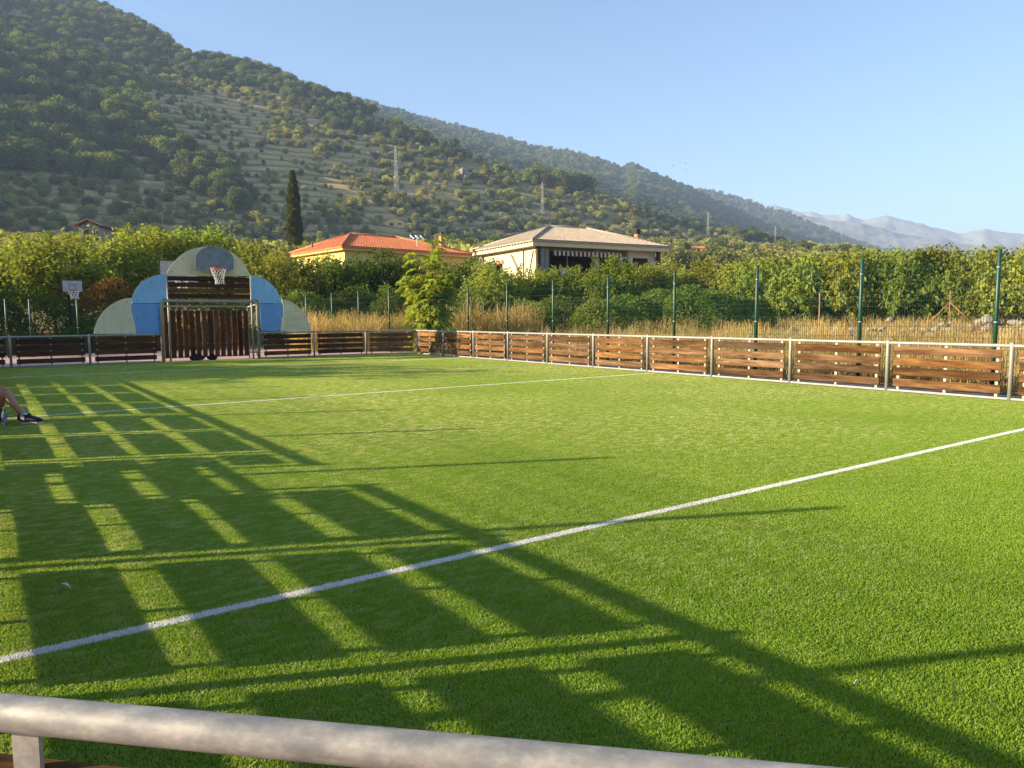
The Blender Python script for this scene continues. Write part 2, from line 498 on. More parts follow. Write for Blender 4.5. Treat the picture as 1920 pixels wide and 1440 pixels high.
M['hill'] = m_hill()
M['mountain'] = m_ground('far_mountain', [(0.3, (0.10, 0.11, 0.07)), (0.7, (0.30, 0.27, 0.22))], 0.004, 0.02, 0.2)

# ------------------------------------------------------------------ terrain
def tab(pts):
    q = sorted(azel(x, y) for x, y in pts)
    return np.array([a for a, b in q]), np.array([b for a, b in q])
def ext(t, lo, hi):
    a, e = t
    la = [x for x in lo if x[0] < a[0]]; ha = [x for x in hi if x[0] > a[-1]]
    return (np.concatenate([[x[0] for x in la], a, [x[0] for x in ha]]), np.concatenate([[x[1] for x in la], e, [x[1] for x in ha]]))
EL_B = ext(tab([(0, -75), (100, -40), (200, 4), (280, 44), (350, 92), (400, 99), (450, 108), (530, 134), (600, 163), (690, 193), (720, 217), (770, 238), (860, 272), (940, 302), (1000, 325), (1100, 345), (1180, 378), (1250, 402), (1330, 422), (1450, 443), (1600, 468), (1700, 485), (1920, 520)]),
           [(-181, 3), (-100, 4), (-66, 4.5), (-40, 6), (-20, 9), (-8, 16)], [(80, 2.0), (110, 2.0), (181, 4)])  # unseen skyline left of frame, shaped low so sun reaches the hillside
EL_A = ext(tab([(0, 285), (60, 275), (130, 268), (190, 292), (240, 360), (310, 408), (400, 440), (520, 468), (600, 480)]),
           [(-181, 2), (-66, 3), (-40, 4), (-20, 5), (-8, 8)], [(24, 3.8), (50, 3.2), (181, 2)])
EL_C = ext(tab([(560, 190), (640, 180), (690, 187), (760, 209), (850, 232), (900, 244), (960, 259), (1000, 272), (1060, 279), (1100, 289), (1150, 306), (1165, 313), (1185, 305), (1250, 333), (1300, 353), (1330, 369), (1400, 402), (1450, 425), (1520, 450), (1700, 490)]),
           [(-181, 3), (-66, 4), (-20, 7), (5, 13), (15, 14)], [(75, 2), (181, 3)])
EL_D = ext(tab([(1200, 360), (1300, 353), (1340, 355), (1400, 373), (1480, 398), (1530, 418), (1600, 448), (1660, 466), (1700, 478), (1800, 500)]),
           [(-181, 2.5), (-66, 4), (0, 8), (40, 8.5)], [(75, 2), (181, 2.5)])
EL_F = ext(tab([(1440, 405), (1500, 400), (1560, 411), (1590, 415), (1640, 426), (1700, 440), (1760, 448), (1800, 456), (1860, 462), (1920, 470)]),
           [(-181, 2), (-66, 3), (30, 5), (50, 7)], [(85, 3.0), (181, 2)])
EL_E = ext(tab([(1450, 383), (1470, 388), (1500, 396), (1520, 392), (1540, 399), (1575, 402), (1590, 398), (1605, 408), (1622, 411), (1645, 405), (1665, 403), (1690, 410), (1720, 416), (1750, 424), (1780, 433), (1803, 437), (1825, 431), (1850, 426), (1875, 432), (1920, 441)]),
           [(-181, 2), (-66, 3), (30, 5), (50, 7)], [(75, 4.2), (95, 4.0), (181, 2)])
R0_T = ([-181, -66, -20, -8, 0, 10, 20, 30, 40, 50, 60, 75, 110, 181], [500, 400, 330, 330, 330, 335, 345, 375, 420, 470, 520, 540, 600, 500])
def rb_of(az):
    """foot and crest distance of the near hill for a bearing"""
    r0 = np.interp(az, *R0_T); eB = np.interp(az, *EL_B) - 0.35
    k = np.maximum(0.554 - np.tan(np.radians(eB)), 0.12)
    return r0, np.clip(r0 * 0.479 / k, r0 + 70, 1150)

_dirs = rng.normal(size=(40, 2)); _dirs /= np.linalg.norm(_dirs, axis=1)[:, None]
_ph = rng.uniform(0, 6.28, 40)
def wob(x, y, wl, k0=0, k=6):
    s = 0
    for i in range(k0, k0 + k):
        q = 6.283 / (wl * (0.6 + 0.16 * (i - k0)))
        s = s + np.sin((x * _dirs[i, 0] + y * _dirs[i, 1]) * q + _ph[i])
    return s / k
def near_z(x, y, az):
    dx = np.maximum(np.maximum(-10 - x, x - 15.0), 0); dy = np.maximum(np.maximum(-14 - y, y - 36.0), 0)
    d = np.hypot(dx, dy)
    z = np.interp(d, [0, 10, 22, 40, 60, 105, 200], [0, 0.45, 1.15, 3.0, 5.0, 10, 22])
    fac = np.interp(az, [-180, -100, -60, -20, 45, 55, 80, 110, 180], [.15, .15, .3, 1, 1, .55, .35, .15, .15])
    return z * fac - 0.03 + np.where(d > 4, 0.12 * wob(x, y, 9, 20), 0) * np.clip((d - 4) / 15, 0, 1)
TH = lambda e: np.tan(np.radians(e))
def terrain(x, y, want_bank=False):
    x = np.asarray(x, float); y = np.asarray(y, float)
    r = np.hypot(x, y); az = np.degrees(np.arctan2(x, y))
    zn = near_z(x, y, az)
    r0, rb = rb_of(az)
    eA, eB, eC, eD, eF, eE = (np.interp(az, *t) for t in (EL_A, EL_B, EL_C, EL_D, EL_F, EL_E))
    eB = eB - 0.35; eC = eC - 0.22; eD = eD - 0.18
    z0 = near_z(120 * np.sin(np.radians(az)), 120 * np.cos(np.radians(az)), az)
    zB = rb * TH(eB); zF = np.minimum(r0 * TH(4.3), np.maximum(zB * 0.9, 4.0))
    one = np.ones_like(r)
    K = [(120 * one, z0), (r0, zF), (rb, zB), (rb + 220, zB * 0.86 - 10), (1500 * one, 1500 * TH(eC)), (1740 * one, 1500 * TH(eC) * 0.85 - 10),
         (2000 * one, 2000 * TH(eD)), (2350 * one, 2000 * TH(eD) * 0.8 - 15), (3200 * one, 3200 * TH(eF)), (3600 * one, 3200 * TH(eF) * 0.75), (4300 * one, 4300 * TH(eE)), (5000 * one, 4300 * TH(eE) * 0.5), (6000 * one, 0 * one)]
    z = zn.copy()
    for (ra, za), (rc, zc) in zip(K[:-1], K[1:]):
        t = np.clip((r - ra) / np.maximum(rc - ra, 1), 0, 1)
        z = np.where(r > ra, za + (zc - za) * t, z)
    k = np.clip((r - 110) / 120, 0, 1)
    kk = k * np.clip((rb - r) / 90, 0, 1)
    z = z + kk * (7.0 * wob(x, y, 150, 0) + 1.2 * wob(x, y, 38, 8))
    fr = np.clip((r - rb - 150) / 300, 0, 1)
    z = z + fr * np.clip((1420 - r) / 200, 0, 1) * 8 * wob(x, y, 160, 14)
    m = np.clip((r - 2450) / 500, 0, 1)
    z = z + m * (12 * wob(x, y, 380, 3) + 7 * wob(x, y, 130, 11) + 4 * wob(x, y, 60, 25))
    # field terraces cut into the lower hill
    tk = np.clip((r - r0 * 0.85) / 40, 0, 1) * np.clip((np.minimum(rb * 0.95, 780) - r) / 30, 0, 1) * np.clip((az - 1) / 5, 0, 1) * 0.42
    st = 4.6
    q = (z + 3.6 * wob(x, y, 95, 22) + 0.9 * wob(x, y, 24, 30)) / st
    fq = q - np.floor(q)
    flat = np.clip((fq - 0.68) / 0.32, 0, 1) - fq
    if want_bank: return z + tk * flat * st, np.clip((fq - 0.80) / 0.05, 0, 1) * np.clip(tk * 2.4, 0, 1)
    return z + tk * flat * st
def gz(x, y): return float(terrain(np.array([x]), np.array([y]))[0])
def on_terrain(px, py, r0=100, r1=2400):
    d = ray(px, py); h = math.hypot(d.x, d.y)
    rr = np.arange(r0, r1, 2.0); t = rr / h
    z = CAM_H + d.z * t; g = terrain(d.x * t, d.y * t)
    k = np.argmax(g >= z)
    if g[k] < z[k]: k = len(rr) - 1
    return Vector((d.x * t[k], d.y * t[k], g[k])), rr[k]

az_fine = np.concatenate([np.arange(-180, -10, 3.0), np.arange(-10, 78, 0.16), np.arange(78, 180.1, 3.0)])
def ring_mesh(name, rr, mat):
    A, RR = np.meshgrid(np.radians(az_fine), rr)
    X = RR * np.sin(A); Y = RR * np.cos(A); Z, BK = terrain(X, Y, True)
    na = len(az_fine); nr = len(rr)
    V = np.stack([X, Y, Z], -1).reshape(-1, 3)
    i = np.arange(nr - 1)[:, None]; j = np.arange(na - 1)[None, :]
    a = i * na + j
    Fq = np.stack([a, a + 1, a + na + 1, a + na], -1).reshape(-1, 4)[:, ::-1]
    me = bpy.data.meshes.new(name)
    me.vertices.add(len(V)); me.vertices.foreach_set('co', V.astype(np.float32).ravel())
    me.loops.add(Fq.size); me.loops.foreach_set('vertex_index', Fq.astype(np.int32).ravel())
    me.polygons.add(len(Fq)); me.polygons.foreach_set('loop_start', np.arange(0, Fq.size, 4, dtype=np.int32))
    me.update(calc_edges=True)
    me.polygons.foreach_set('use_smooth', [True] * len(Fq))
    at = me.attributes.new('bank', 'FLOAT', 'POINT'); at.data.foreach_set('value', BK.ravel().astype(np.float32))
    return tag(link(name, me, mat), kind='structure')
ring_mesh('ground', np.concatenate([[0.02], np.arange(4, 40, 2.0), np.arange(40, 131, 4.5), [130]]), M['soil'])
ring_mesh('hillside', np.concatenate([np.arange(129.5, 780, 1.5), np.arange(780, 1500, 6), np.arange(1500, 1700, 20)]), M['hill'])
ring_mesh('far_ridges', np.arange(1670, 2420, 15), M['hill'])
ring_mesh('mountains', np.arange(2390, 6001, 30), M['mountain'])

# haze: the air of the valley
hb = MB(); hb.box((0, 0, 285), (12400, 12400, 680))
hz = hb.build('haze')
tag(hz, 'thin pale morning haze filling the valley air', 'haze', kind='stuff')
b = NB('haze_air')
pv = b.n('ShaderNodeVolumePrincipled')
pv.inputs['Color'].default_value = (0.50, 0.68, 1.0, 1)
pv.inputs['Density'].default_value = HAZE_DENSITY
pv.inputs['Anisotropy'].default_value = 0.0
b.l(pv.outputs[0], b.out.inputs['Volume'])
hz.data.materials.append(b.m)

# ------------------------------------------------------------------ court ground
XL, XR, YN, YB = -0.24, 13.43, -0.05, 25.66
CH = 1.285                       # near corner is cut along x + y = CH
FAR_A, FAR_B = (11.66, YB), (XR, 24.98)
def sheet(name, pts, z, mat):
    mb = MB(); mb.prism([Vector((x, y, z - 0.02)) for x, y in pts], (0, 0, 0.02))
    return tag(mb.build(name, mat), kind='structure')
sheet('paved_yard', [(-9.5, -6), (14.45, -6), (14.45, 35), (-9.5, 35)], 0.0, M['paving'])
sheet('gravel_strip', [(XR + 0.06, -4), (14.9, -4), (14.9, 30), (XR + 0.06, 30)], 0.006, M['gravel'])
pitch_poly = [(XL, CH - XL), (CH - YN, YN), (XR, YN), FAR_B, FAR_A, (XL, YB)]
sheet('pitch', pitch_poly, 0.012, M['turf_base'])

# ------------------------------------------------------------------ geometry-node instancing for stuff
def gn_scatter(name, P, rotz, scl, idx, protos, tilt=None):
    """P (n,3), rotz (n,), scl (n,3), idx (n,) ; protos: list of objects kept in an unlinked collection"""
    pc = bpy.data.collections.new(name + '_kinds')
    for k, o in enumerate(protos):
        o.name = '%s_kind_%02d' % (name, k)
        pc.objects.link(o)
    me = bpy.data.meshes.new(name)
    n = len(P)
    me.vertices.add(n); me.vertices.foreach_set('co', np.asarray(P, np.float32).ravel())
    rot = np.zeros((n, 3), np.float32); rot[:, 2] = rotz
    if tilt is not None: rot[:, :2] = tilt
    a = me.attributes.new('rot', 'FLOAT_VECTOR', 'POINT'); a.data.foreach_set('vector', rot.ravel())
    a = me.attributes.new('scl', 'FLOAT_VECTOR', 'POINT'); a.data.foreach_set('vector', np.asarray(scl, np.float32).ravel())
    a = me.attributes.new('idx', 'INT', 'POINT'); a.data.foreach_set('value', np.asarray(idx, np.int32))
    o = bpy.data.objects.new(name, me); col.objects.link(o)
    g = bpy.data.node_groups.new(name + '_nodes', 'GeometryNodeTree')
    g.interface.new_socket('Geometry', in_out='INPUT', socket_type='NodeSocketGeometry')
    g.interface.new_socket('Geometry', in_out='OUTPUT', socket_type='NodeSocketGeometry')
    gi = g.nodes.new('NodeGroupInput'); go = g.nodes.new('NodeGroupOutput')
    ci = g.nodes.new('GeometryNodeCollectionInfo'); ci.inputs['Collection'].default_value = pc
    ci.inputs['Separate Children'].default_value = True; ci.inputs['Reset Children'].default_value = True
    ip = g.nodes.new('GeometryNodeInstanceOnPoints'); ip.inputs['Pick Instance'].default_value = True
    def attr(nm, dt):
        x = g.nodes.new('GeometryNodeInputNamedAttribute'); x.data_type = dt; x.inputs['Name'].default_value = nm
        return [s for s in x.outputs if s.enabled and s.name == 'Attribute'][0]
    e2r = g.nodes.new('FunctionNodeEulerToRotation')
    g.links.new(attr('rot', 'FLOAT_VECTOR'), e2r.inputs[0])
    g.links.new(gi.outputs[0], ip.inputs['Points']); g.links.new(ci.outputs[0], ip.inputs['Instance'])
    g.links.new(attr('idx', 'INT'), ip.inputs['Instance Index'])
    g.links.new(e2r.outputs[0], ip.inputs['Rotation'])
    g.links.new(attr('scl', 'FLOAT_VECTOR'), ip.inputs['Scale'])
    g.links.new(ip.outputs[0], go.inputs[0])
    md = o.modifiers.new('scatter', 'NODES'); md.node_group = g
    return o

# ------------------------------------------------------------------ turf pile
def turf_tile(wx, wy, n, mat, seed, hgt=0.012, lean=0.95):
    g = np.random.default_rng(seed)
    x = g.uniform(-wx / 2, wx / 2, n); y = g.uniform(-wy / 2, wy / 2, n)
    th = g.uniform(0, 6.283, n); h = hgt * g.uniform(0.65, 1.15, n); wd = g.uniform(0.0014, 0.0025, n)
    la = g.uniform(0, 6.283, n); lm = h * g.uniform(0.15, lean, n)
    dx, dy = np.cos(th) * wd, np.sin(th) * wd
    bx, by = np.cos(la) * lm, np.sin(la) * lm
    def P(ox, oy, z): return np.stack([x + ox, y + oy, z], -1)
    z0 = np.zeros(n); z1 = h * 0.62
    q1 = np.stack([P(-dx, -dy, z0), P(dx, dy, z0), P(dx * .9 + bx * .35, dy * .9 + by * .35, z1), P(-dx * .9 + bx * .35, -dy * .9 + by * .35, z1)], 1)
    q2 = np.stack([P(-dx * .9 + bx * .35, -dy * .9 + by * .35, z1), P(dx * .9 + bx * .35, dy * .9 + by * .35, z1), P(dx * .3 + bx, dy * .3 + by, h), P(-dx * .3 + bx, -dy * .3 + by, h)], 1)
    me = quads_mesh('turf_tile', np.concatenate([q1, q2]), mat)
    return bpy.data.objects.new('turf_tile', me)
LINES = [3.62, 12.62, 21.45]
LW = 0.07
tiles = [turf_tile(0.5, 0.5, 9500, M['turf'], 100 + k) for k in range(4)]
edges = [YN + 0.03] + [v for l in LINES for v in (l - LW / 2, l + LW / 2)] + [YB - 0.02]
TP, TS, TR = [], [], []
nx = 27; sx = (XR - XL - 0.08) / nx
for k in range(0, len(edges) - 1, 2):
    y0, y1 = edges[k], edges[k + 1]
    ny = max(1, round((y1 - y0) / 0.5)); sy = (y1 - y0) / ny
    for j in range(ny):
        for i in range(nx):
            cx = XL + 0.04 + (i + 0.5) * sx; cy = y0 + (j + 0.5) * sy
            if cx + cy < CH + 0.12: continue
            if cx > 11.7 and cy > 24.98 + (XR - cx) * 0.36: continue
            TP.append((cx, cy, 0.012)); TS.append((sx / 0.5, sy / 0.5, random.uniform(0.92, 1.08))); TR.append(random.choice((0, math.pi)))
turf = gn_scatter('turf', np.array(TP), np.array(TR), np.array(TS), rng.integers(0, 4, len(TP)), tiles)
tag(turf, 'green artificial turf pile covering the whole pitch', 'turf', kind='stuff')
line_labels = ['white line across the pitch nearest the camera', 'white line across the middle of the pitch', 'far white line close to the goal']
for l, lab in zip(LINES, line_labels):
    lt = [turf_tile(0.5, LW, 2600, M['turf_white'], 200 + k, 0.0125, 0.4) for k in range(3)]
    n = int((XR - XL - 0.1) / 0.5)
    P = np.array([(XL + 0.05 + (i + 0.5) * (XR - XL - 0.1) / n, l, 0.012) for i in range(n)])
    o = gn_scatter('pitch_line', P, np.zeros(n), np.tile([(XR - XL - 0.1) / n / 0.5, 1, 1], (n, 1)), rng.integers(0, 3, n), lt)
    tag(o, lab, 'line marking', 'white pitch lines', kind='stuff')

# ------------------------------------------------------------------ board fence
BZ = [0.77, 0.579, 0.395, 0.194]
_bcache = {}
def board_mesh(L, H=0.148, T=0.03, var=0, mat='wood'):
    var = var % 5
    key = (round(L, 2), H, var, mat)
    if key in _bcache: return _bcache[key]
    rr = random.Random(int(L * 100) + var * 7)
    mb = MB(); n = 8
    prof = [(-T / 2, -H / 2 + .004), (-T / 2 + .004, -H / 2), (T / 2 - .004, -H / 2), (T / 2, -H / 2 + .004), (T / 2, H / 2 - .004), (T / 2 - .004, H / 2), (-T / 2 + .004, H / 2), (-T / 2, H / 2 - .004)]
    b0 = rr.uniform(-.010, .010); b1 = rr.uniform(-.0025, .0025)
    vs = []
    for i in range(4):
        t = i / 3; x = -L / 2 + L * t
        oy = b0 * math.sin(math.pi * t); oz = b1 * math.sin(math.pi * t)
        vs += [(x, y + oy, z + oz) for y, z in prof]
    fs = [(i * n + k, i * n + (k + 1) % n, (i + 1) * n + (k + 1) % n, (i + 1) * n + k) for i in range(3) for k in range(n)]
    fs += [tuple(range(n - 1, -1, -1)), tuple(range(3 * n, 4 * n))]
    mb.add(vs, fs)
    me = mb.mesh('board', M[mat])
    _bcache[key] = me
    return me
def post_mesh(h=0.955, r=0.034):
    mb = MB()
    mb.tube([(0, 0, 0), (0, 0, h - 0.02), (0, 0, h - 0.006), (0, 0, h)], [r, r, r * 0.8, r * 0.35], 14)
    return mb.mesh('post', M['galv'], True)
POST = post_mesh()
def strip_mesh():
    mb = MB(); mb.box((0, 0, 0.485), (0.045, 0.008, 0.83))
    return mb.mesh('bracket_strip', M['galv'])
STRIP = strip_mesh()
def bolt_mesh():
    mb = MB(); mb.tube([(0, -0.006, 0), (0, 0.004, 0)], 0.011, 8)
    return mb.mesh('bolt', M['galv'])
def board_fence(root, pts, inside, skip=(), ends=(True, True), insets=None, posts=True, mat='wood', dz=0.0, seg=14, rail=0.029):
    """pts: posts in order; inside: point inside the pitch (boards hang on that side)"""
    for i, p in enumerate(pts):
        if posts and not (i == 0 and not ends[0]) and not (i == len(pts) - 1 and not ends[1]):
            link('post', POST, None, root, (p[0], p[1], 0.004))
    for i in range(len(pts) - 1):
        if i in skip: continue
        a, c = Vector((*pts[i], 0)), Vector((*pts[i + 1], 0))
        d = c - a; L = d.length; d.normalize()
        nrm = Vector((-d.y, d.x, 0))
        if (Vector((*inside, 0)) - a).dot(nrm) < 0: nrm = -nrm
        ang = math.atan2(d.y, d.x)
        for nm, z, rr in (('top_rail', 0.905, rail), ('bottom_rail', 0.045, 0.026)):
            mb = MB(); mb.tube([(-L / 2 + 0.025, 0, 0), (L / 2 - 0.025, 0, 0)], rr, seg, False)
            link(nm, mb.mesh(nm, M['galv'], True), None, root, (a + c) / 2 + Vector((0, 0, z)), (0, 0, ang))
        g = 0.13
        ins = insets or (0.20, L / 2, L - 0.20)
        for s in ins:
            link('bracket_strip', STRIP, None, root, a + d * s + nrm * 0.004, (0, 0, ang))
        for z in BZ:
            v = random.randrange(5)
            o = link('board', board_mesh(L - 2 * g, 0.139, 0.027, v, mat), None, root, (a + c) / 2 + nrm * 0.027 + Vector((random.uniform(-.01, .01), random.uniform(-.002, .002), z + dz + random.uniform(-.004, .004))), (random.uniform(-.02, .02), random.uniform(-.0015, .0015), ang + (math.pi if random.random() < .5 else 0)))
CENT = (6.5, 12.5)
fr = empty('board_fence', (0, 0, 0))
tag(fr, 'sunlit brown board and steel rail fence along the right side of the pitch', 'fence')
board_fence(fr, [FAR_B] + [(XR, 22.98 - 2.0 * i) for i in range(12)], CENT)
fb = empty('board_fence', (0, 0, 0))
tag(fb, 'dark backlit board fence running left from the goal', 'fence')
board_fence(fb, [(XL, YB), (0.65, YB), (2.64, YB), (4.62, YB)], CENT, ends=(False, False), mat='wood_shaded')
fb2 = empty('board_fence', (0, 0, 0))
tag(fb2, 'low board fence right of the goal ending in an angled corner panel', 'fence')
board_fence(fb2, [(7.74, YB), (9.66, YB), FAR_A], CENT, ends=(False, True), mat='wood_shaded')
board_fence(fb2, [FAR_A, FAR_B], CENT, ends=(False, False))
fl = empty('board_fence', (0, 0, 0))
tag(fl, 'board fence along the left side behind the seated person, mostly out of frame', 'fence')
left_posts = [(XL, CH - XL), (XL, 3.27), (XL, 5.08), (XL, 6.90), (XL, 7.97), (XL, 8.84), (XL, 10.78)] + [(XL, 12.72 + 1.95 * i) for i in range(7)] + [(XL, YB)]
board_fence(fl, left_posts, CENT, skip=(3,), ends=(False, True))
fs_ = empty('board_fence', (0, 0, 0))
tag(fs_, 'short screen panel of boards outside the left gateway, out of frame', 'fence')
board_fence(fs_, [(-1.02, 6.9), (-1.02, 8.9)], CENT)
fn = empty('board_fence', (0, 0, -0.065))
tag(fn, 'galvanised rail and board fence crossing the bottom of the picture', 'fence')
board_fence(fn, [(XL, CH - XL), (CH - YN, YN)], CENT, ends=(True, True), insets=(0.365, 1.1, 1.82), dz=-0.02, seg=36, rail=0.0262)
board_fence(fn, [(CH - YN + 1.95 * i, YN) for i in range(7)], CENT, ends=(False, True))

# ------------------------------------------------------------------ goal wall with arch
AY = YB + 0.03
ga = empty('goal_arch', (6.15, AY, 0))
tag(ga, 'goal wall with beige and blue rounded panels, slats and a hoop', 'goal wall')
ga.location = (0, 0, 0)
def poly_panel(name, pxs, mat, Y=AY, thick=0.018, parent=ga, bolts=()):
    mb = MB()
    mb.prism([on_y(x, y, Y) for x, y in pxs], (0, thick, 0))
    o = mb.build(name, mat, parent)
    for bx, by in bolts:
        k = MB(); c = on_y(bx, by, Y); k.tube([c + Vector((0, -0.008, 0)), c + Vector((0, 0.002, 0))], 0.018, 8)
        k.build('bolt', M['bolt'], o)
    return o
def smooth_pts(pts, n=6):
    """Catmull-Rom through pts"""
    out = []
    P = [pts[0]] + list(pts) + [pts[-1]]
    for i in range(1, len(P) - 2):
        for k in range(n):
            t = k / n
            out.append(tuple(0.5 * ((2 * P[i][c]) + (-P[i - 1][c] + P[i + 1][c]) * t + (2 * P[i - 1][c] - 5 * P[i][c] + 4 * P[i + 1][c] - P[i + 2][c]) * t * t + (-P[i - 1][c] + 3 * P[i][c] - 3 * P[i + 1][c] + P[i + 2][c]) * t ** 3) for c in (0, 1)))
    out.append(pts[-1])
    return out
s_left = smooth_pts([(248, 558), (246, 573), (247.5, 587), (251.5, 603), (254.5, 615), (255.5, 626)])
arc_bl = smooth_pts([(175.7, 626), (178.5, 611), (187, 593), (201, 577), (219, 565.5), (234, 560), (248, 558)])
poly_panel('beige_panel', arc_bl + s_left[1:], M['beige'], bolts=[(239, 566), (213.5, 577), (194.5, 596), (185, 624), (244, 598), (245.5, 623.5)])
arc_ul = smooth_pts([(247.5, 568.5), (249, 556), (256, 541), (268, 528), (283, 519.5), (298, 515), (312.2, 513.5)])
poly_panel('light_blue_panel', arc_ul + [(312.6, 559), (305, 561), (300.5, 568.2)], M['lblue'], bolts=[(306, 521), (284, 529.5), (267.5, 543.5), (257.5, 563.5), (307, 557)])
poly_panel('blue_panel', [(300.2, 569.4), (301.5, 626)] + s_left[::-1][:24] + [(247.3, 569.4)], M['blue'], bolts=[(257, 598), (258, 623), (296, 598), (291, 624), (257, 575)])
arc_t = smooth_pts([(310.5, 517), (318, 502), (332, 485), (350, 471.5), (370, 464.5), (390, 462.5), (412, 464.5), (430, 471), (447, 482.5), (460, 498), (470, 517.5)])
poly_panel('beige_panel', arc_t, M['beige'], bolts=[(343.5, 485), (322, 509), (358.5, 510), (367, 506), (426.5, 512), (461, 513), (439, 488)])
s_right = smooth_pts([(526.5, 559), (529.5, 569), (530.8, 582), (529.5, 597), (526.5, 610), (525.5, 621)])
arc_ur = smooth_pts([(470.5, 517.2), (487, 519.5), (502, 527), (514, 538), (522.5, 551), (527.5, 568.5)])
poly_panel('light_blue_panel', arc_ur + [(487, 568.8), (484.5, 563), (472, 560)], M['lblue'], bolts=[(476, 524.5), (495.5, 533), (510, 546.5), (520, 564.5), (489, 565)])
poly_panel('blue_panel', [(528.6, 570)] + [p_ for p_ in s_right if p_[1] > 571] + [(490, 621), (487.2, 570)], M['blue'], bolts=[(520, 575), (522, 596), (497, 619), (521, 619)])
arc_br = smooth_pts([(527.5, 560), (541, 564), (556, 572.5), (569, 585), (578, 600), (584.5, 621)])
br = poly_panel('beige_panel', arc_br + [(526.5, 621)] + [(x + 1.0, y) for x, y in s_right[::-1] if y < 618], M['beige'], bolts=[(533, 567.5), (554.5, 577), (570.5, 593), (579, 618), (533, 619)])
tx = MB(); rr = random.Random(3)
for row, (y, x0, x1) in enumerate([(583, 533.5, 569), (585.2, 533.5, 546), (590, 533.5, 550), (594, 535, 556), (596.2, 534, 567), (598.4, 534, 566), (600.6, 534, 556), (602.8, 534, 541), (604.8, 537, 547), (608.5, 534, 552), (610.7, 535, 563), (612.9, 535, 562), (615.1, 534, 573)]):
    x = x0
    while x < x1:
        wl = rr.uniform(1.2, 4.2)
        a = on_y(x, y - 0.40, AY); c = on_y(min(x + wl, x1), y + 0.40, AY)
        n = max(1, int((c.x - a.x) / 0.02))
        for k in range(n):
            xa = a.x + (c.x - a.x) * k / n; xb = xa + (c.x - a.x) / n * 0.62
            hh = rr.uniform(0.5, 1.0)
            tx.box(((xa + xb) / 2, AY - 0.002, c.z + (a.z - c.z) * hh / 2), (xb - xa, 0.003, (a.z - c.z) * hh))
        x += wl + 0.9
tx.build('printed_text', M['print'], br)
# upper horizontal boards
xl_, xr_ = on_y(315, 540, AY).x, on_y(468.5, 540, AY).x
for (y0, y1) in ((519.5, 527.5), (531, 538.5), (541.5, 549), (551.5, 559)):
    za, zb = on_y(392, y0, AY).z, on_y(392, y1, AY).z
    link('board', board_mesh(xr_ - xl_, 0.142, 0.03, random.randrange(3), 'wood_shaded'), None, ga, ((xl_ + xr_) / 2, AY + 0.02, (za + zb) / 2))
# steel behind
for px in (313.5, 470.2):
    p = on_y(px, 530, AY + 0.05)
    mb = MB(); mb.tube([(p.x, AY + 0.05, 0), (p.x, AY + 0.05, on_y(px, 518, AY).z)], 0.03, 10); mb.build('upright', M['galv'], ga, True)
for px in (341, 367, 392, 417, 443):
    p = on_y(px, 530, AY + 0.05); zt = on_y(px, 508, AY).z; zb_ = on_y(px, 559, AY).z
    mb = MB(); mb.box((p.x, AY + 0.045, (zt + zb_) / 2), (0.045, 0.008, zt - zb_)); mb.build('bracket_strip', M['galv'], ga)
# goal frame
gl, gr = on_y(304.5, 640, YB).x, on_y(484.5, 640, YB).x
gt = on_y(394, 563.5, YB).z - 0.02
GD = 0.95
def bent(x0, x1, zt, y, rad=0.16, z0=0.0):
    pts = [(x0, y, z0)]
    for k in range(6):
        a = math.pi - k / 5 * math.pi / 2
        pts.append((x0 + rad + rad * math.cos(a), y, zt - rad + rad * math.sin(a)))
    for k in range(6):
        a = math.pi / 2 - k / 5 * math.pi / 2
        pts.append((x1 - rad + rad * math.cos(a), y, zt - rad + rad * math.sin(a)))
    pts.append((x1, y, z0))
    return pts
mb = MB(); mb.tube(bent(gl, gr, gt, YB - 0.02), 0.05, 14); mb.build('goal_frame', M['galv'], ga, True)
rl, rr_x = on_y(307.0, 640, YB + GD).x, on_y(466.5, 640, YB + GD).x
mb = MB(); mb.tube(bent(rl, rr_x, gt - 0.16, YB + GD, 0.1), 0.026, 10); mb.build('rear_frame', M['galv'], ga, True)
for x, x2 in ((gl + 0.02, rl), (gr - 0.02, rr_x)):
    mb = MB(); mb.tube([(x, YB, gt - 0.10), (x2, YB + GD, gt - 0.18)], 0.028, 10); mb.build('side_rail', M['galv'], ga, True)
    mb = MB(); mb.tube([(x, YB, 0.25), (x2, YB + GD, 0.22)], 0.024, 10); mb.build('side_rail', M['galv'], ga, True)
    mb = MB(); mb.tube([(x, YB + 0.05, 0.1), (x2, YB + GD - 0.04, gt * 0.52)], 0.012, 8); mb.build('stay', M['dark_steel'], ga, True)
nS = 14
for k in range(nS):
    x = rl + 0.10 + (rr_x - rl - 0.20) * k / (nS - 1)
    link('slat', board_mesh(1.58, 0.148, 0.03, k % 3, 'wood_shaded'), None, ga, (x, YB + GD - 0.05, 0.09 + 0.79), (0, math.pi / 2 + random.uniform(-.006, .006), random.uniform(-.05, .05)))
for z in (0.12, 0.55, 1.62):
    mb = MB(); mb.bar((rl, YB + GD - 0.02, z), (rr_x, YB + GD - 0.02, z), 0.008, 0.045); mb.build('slat_rail', M['galv'], ga)
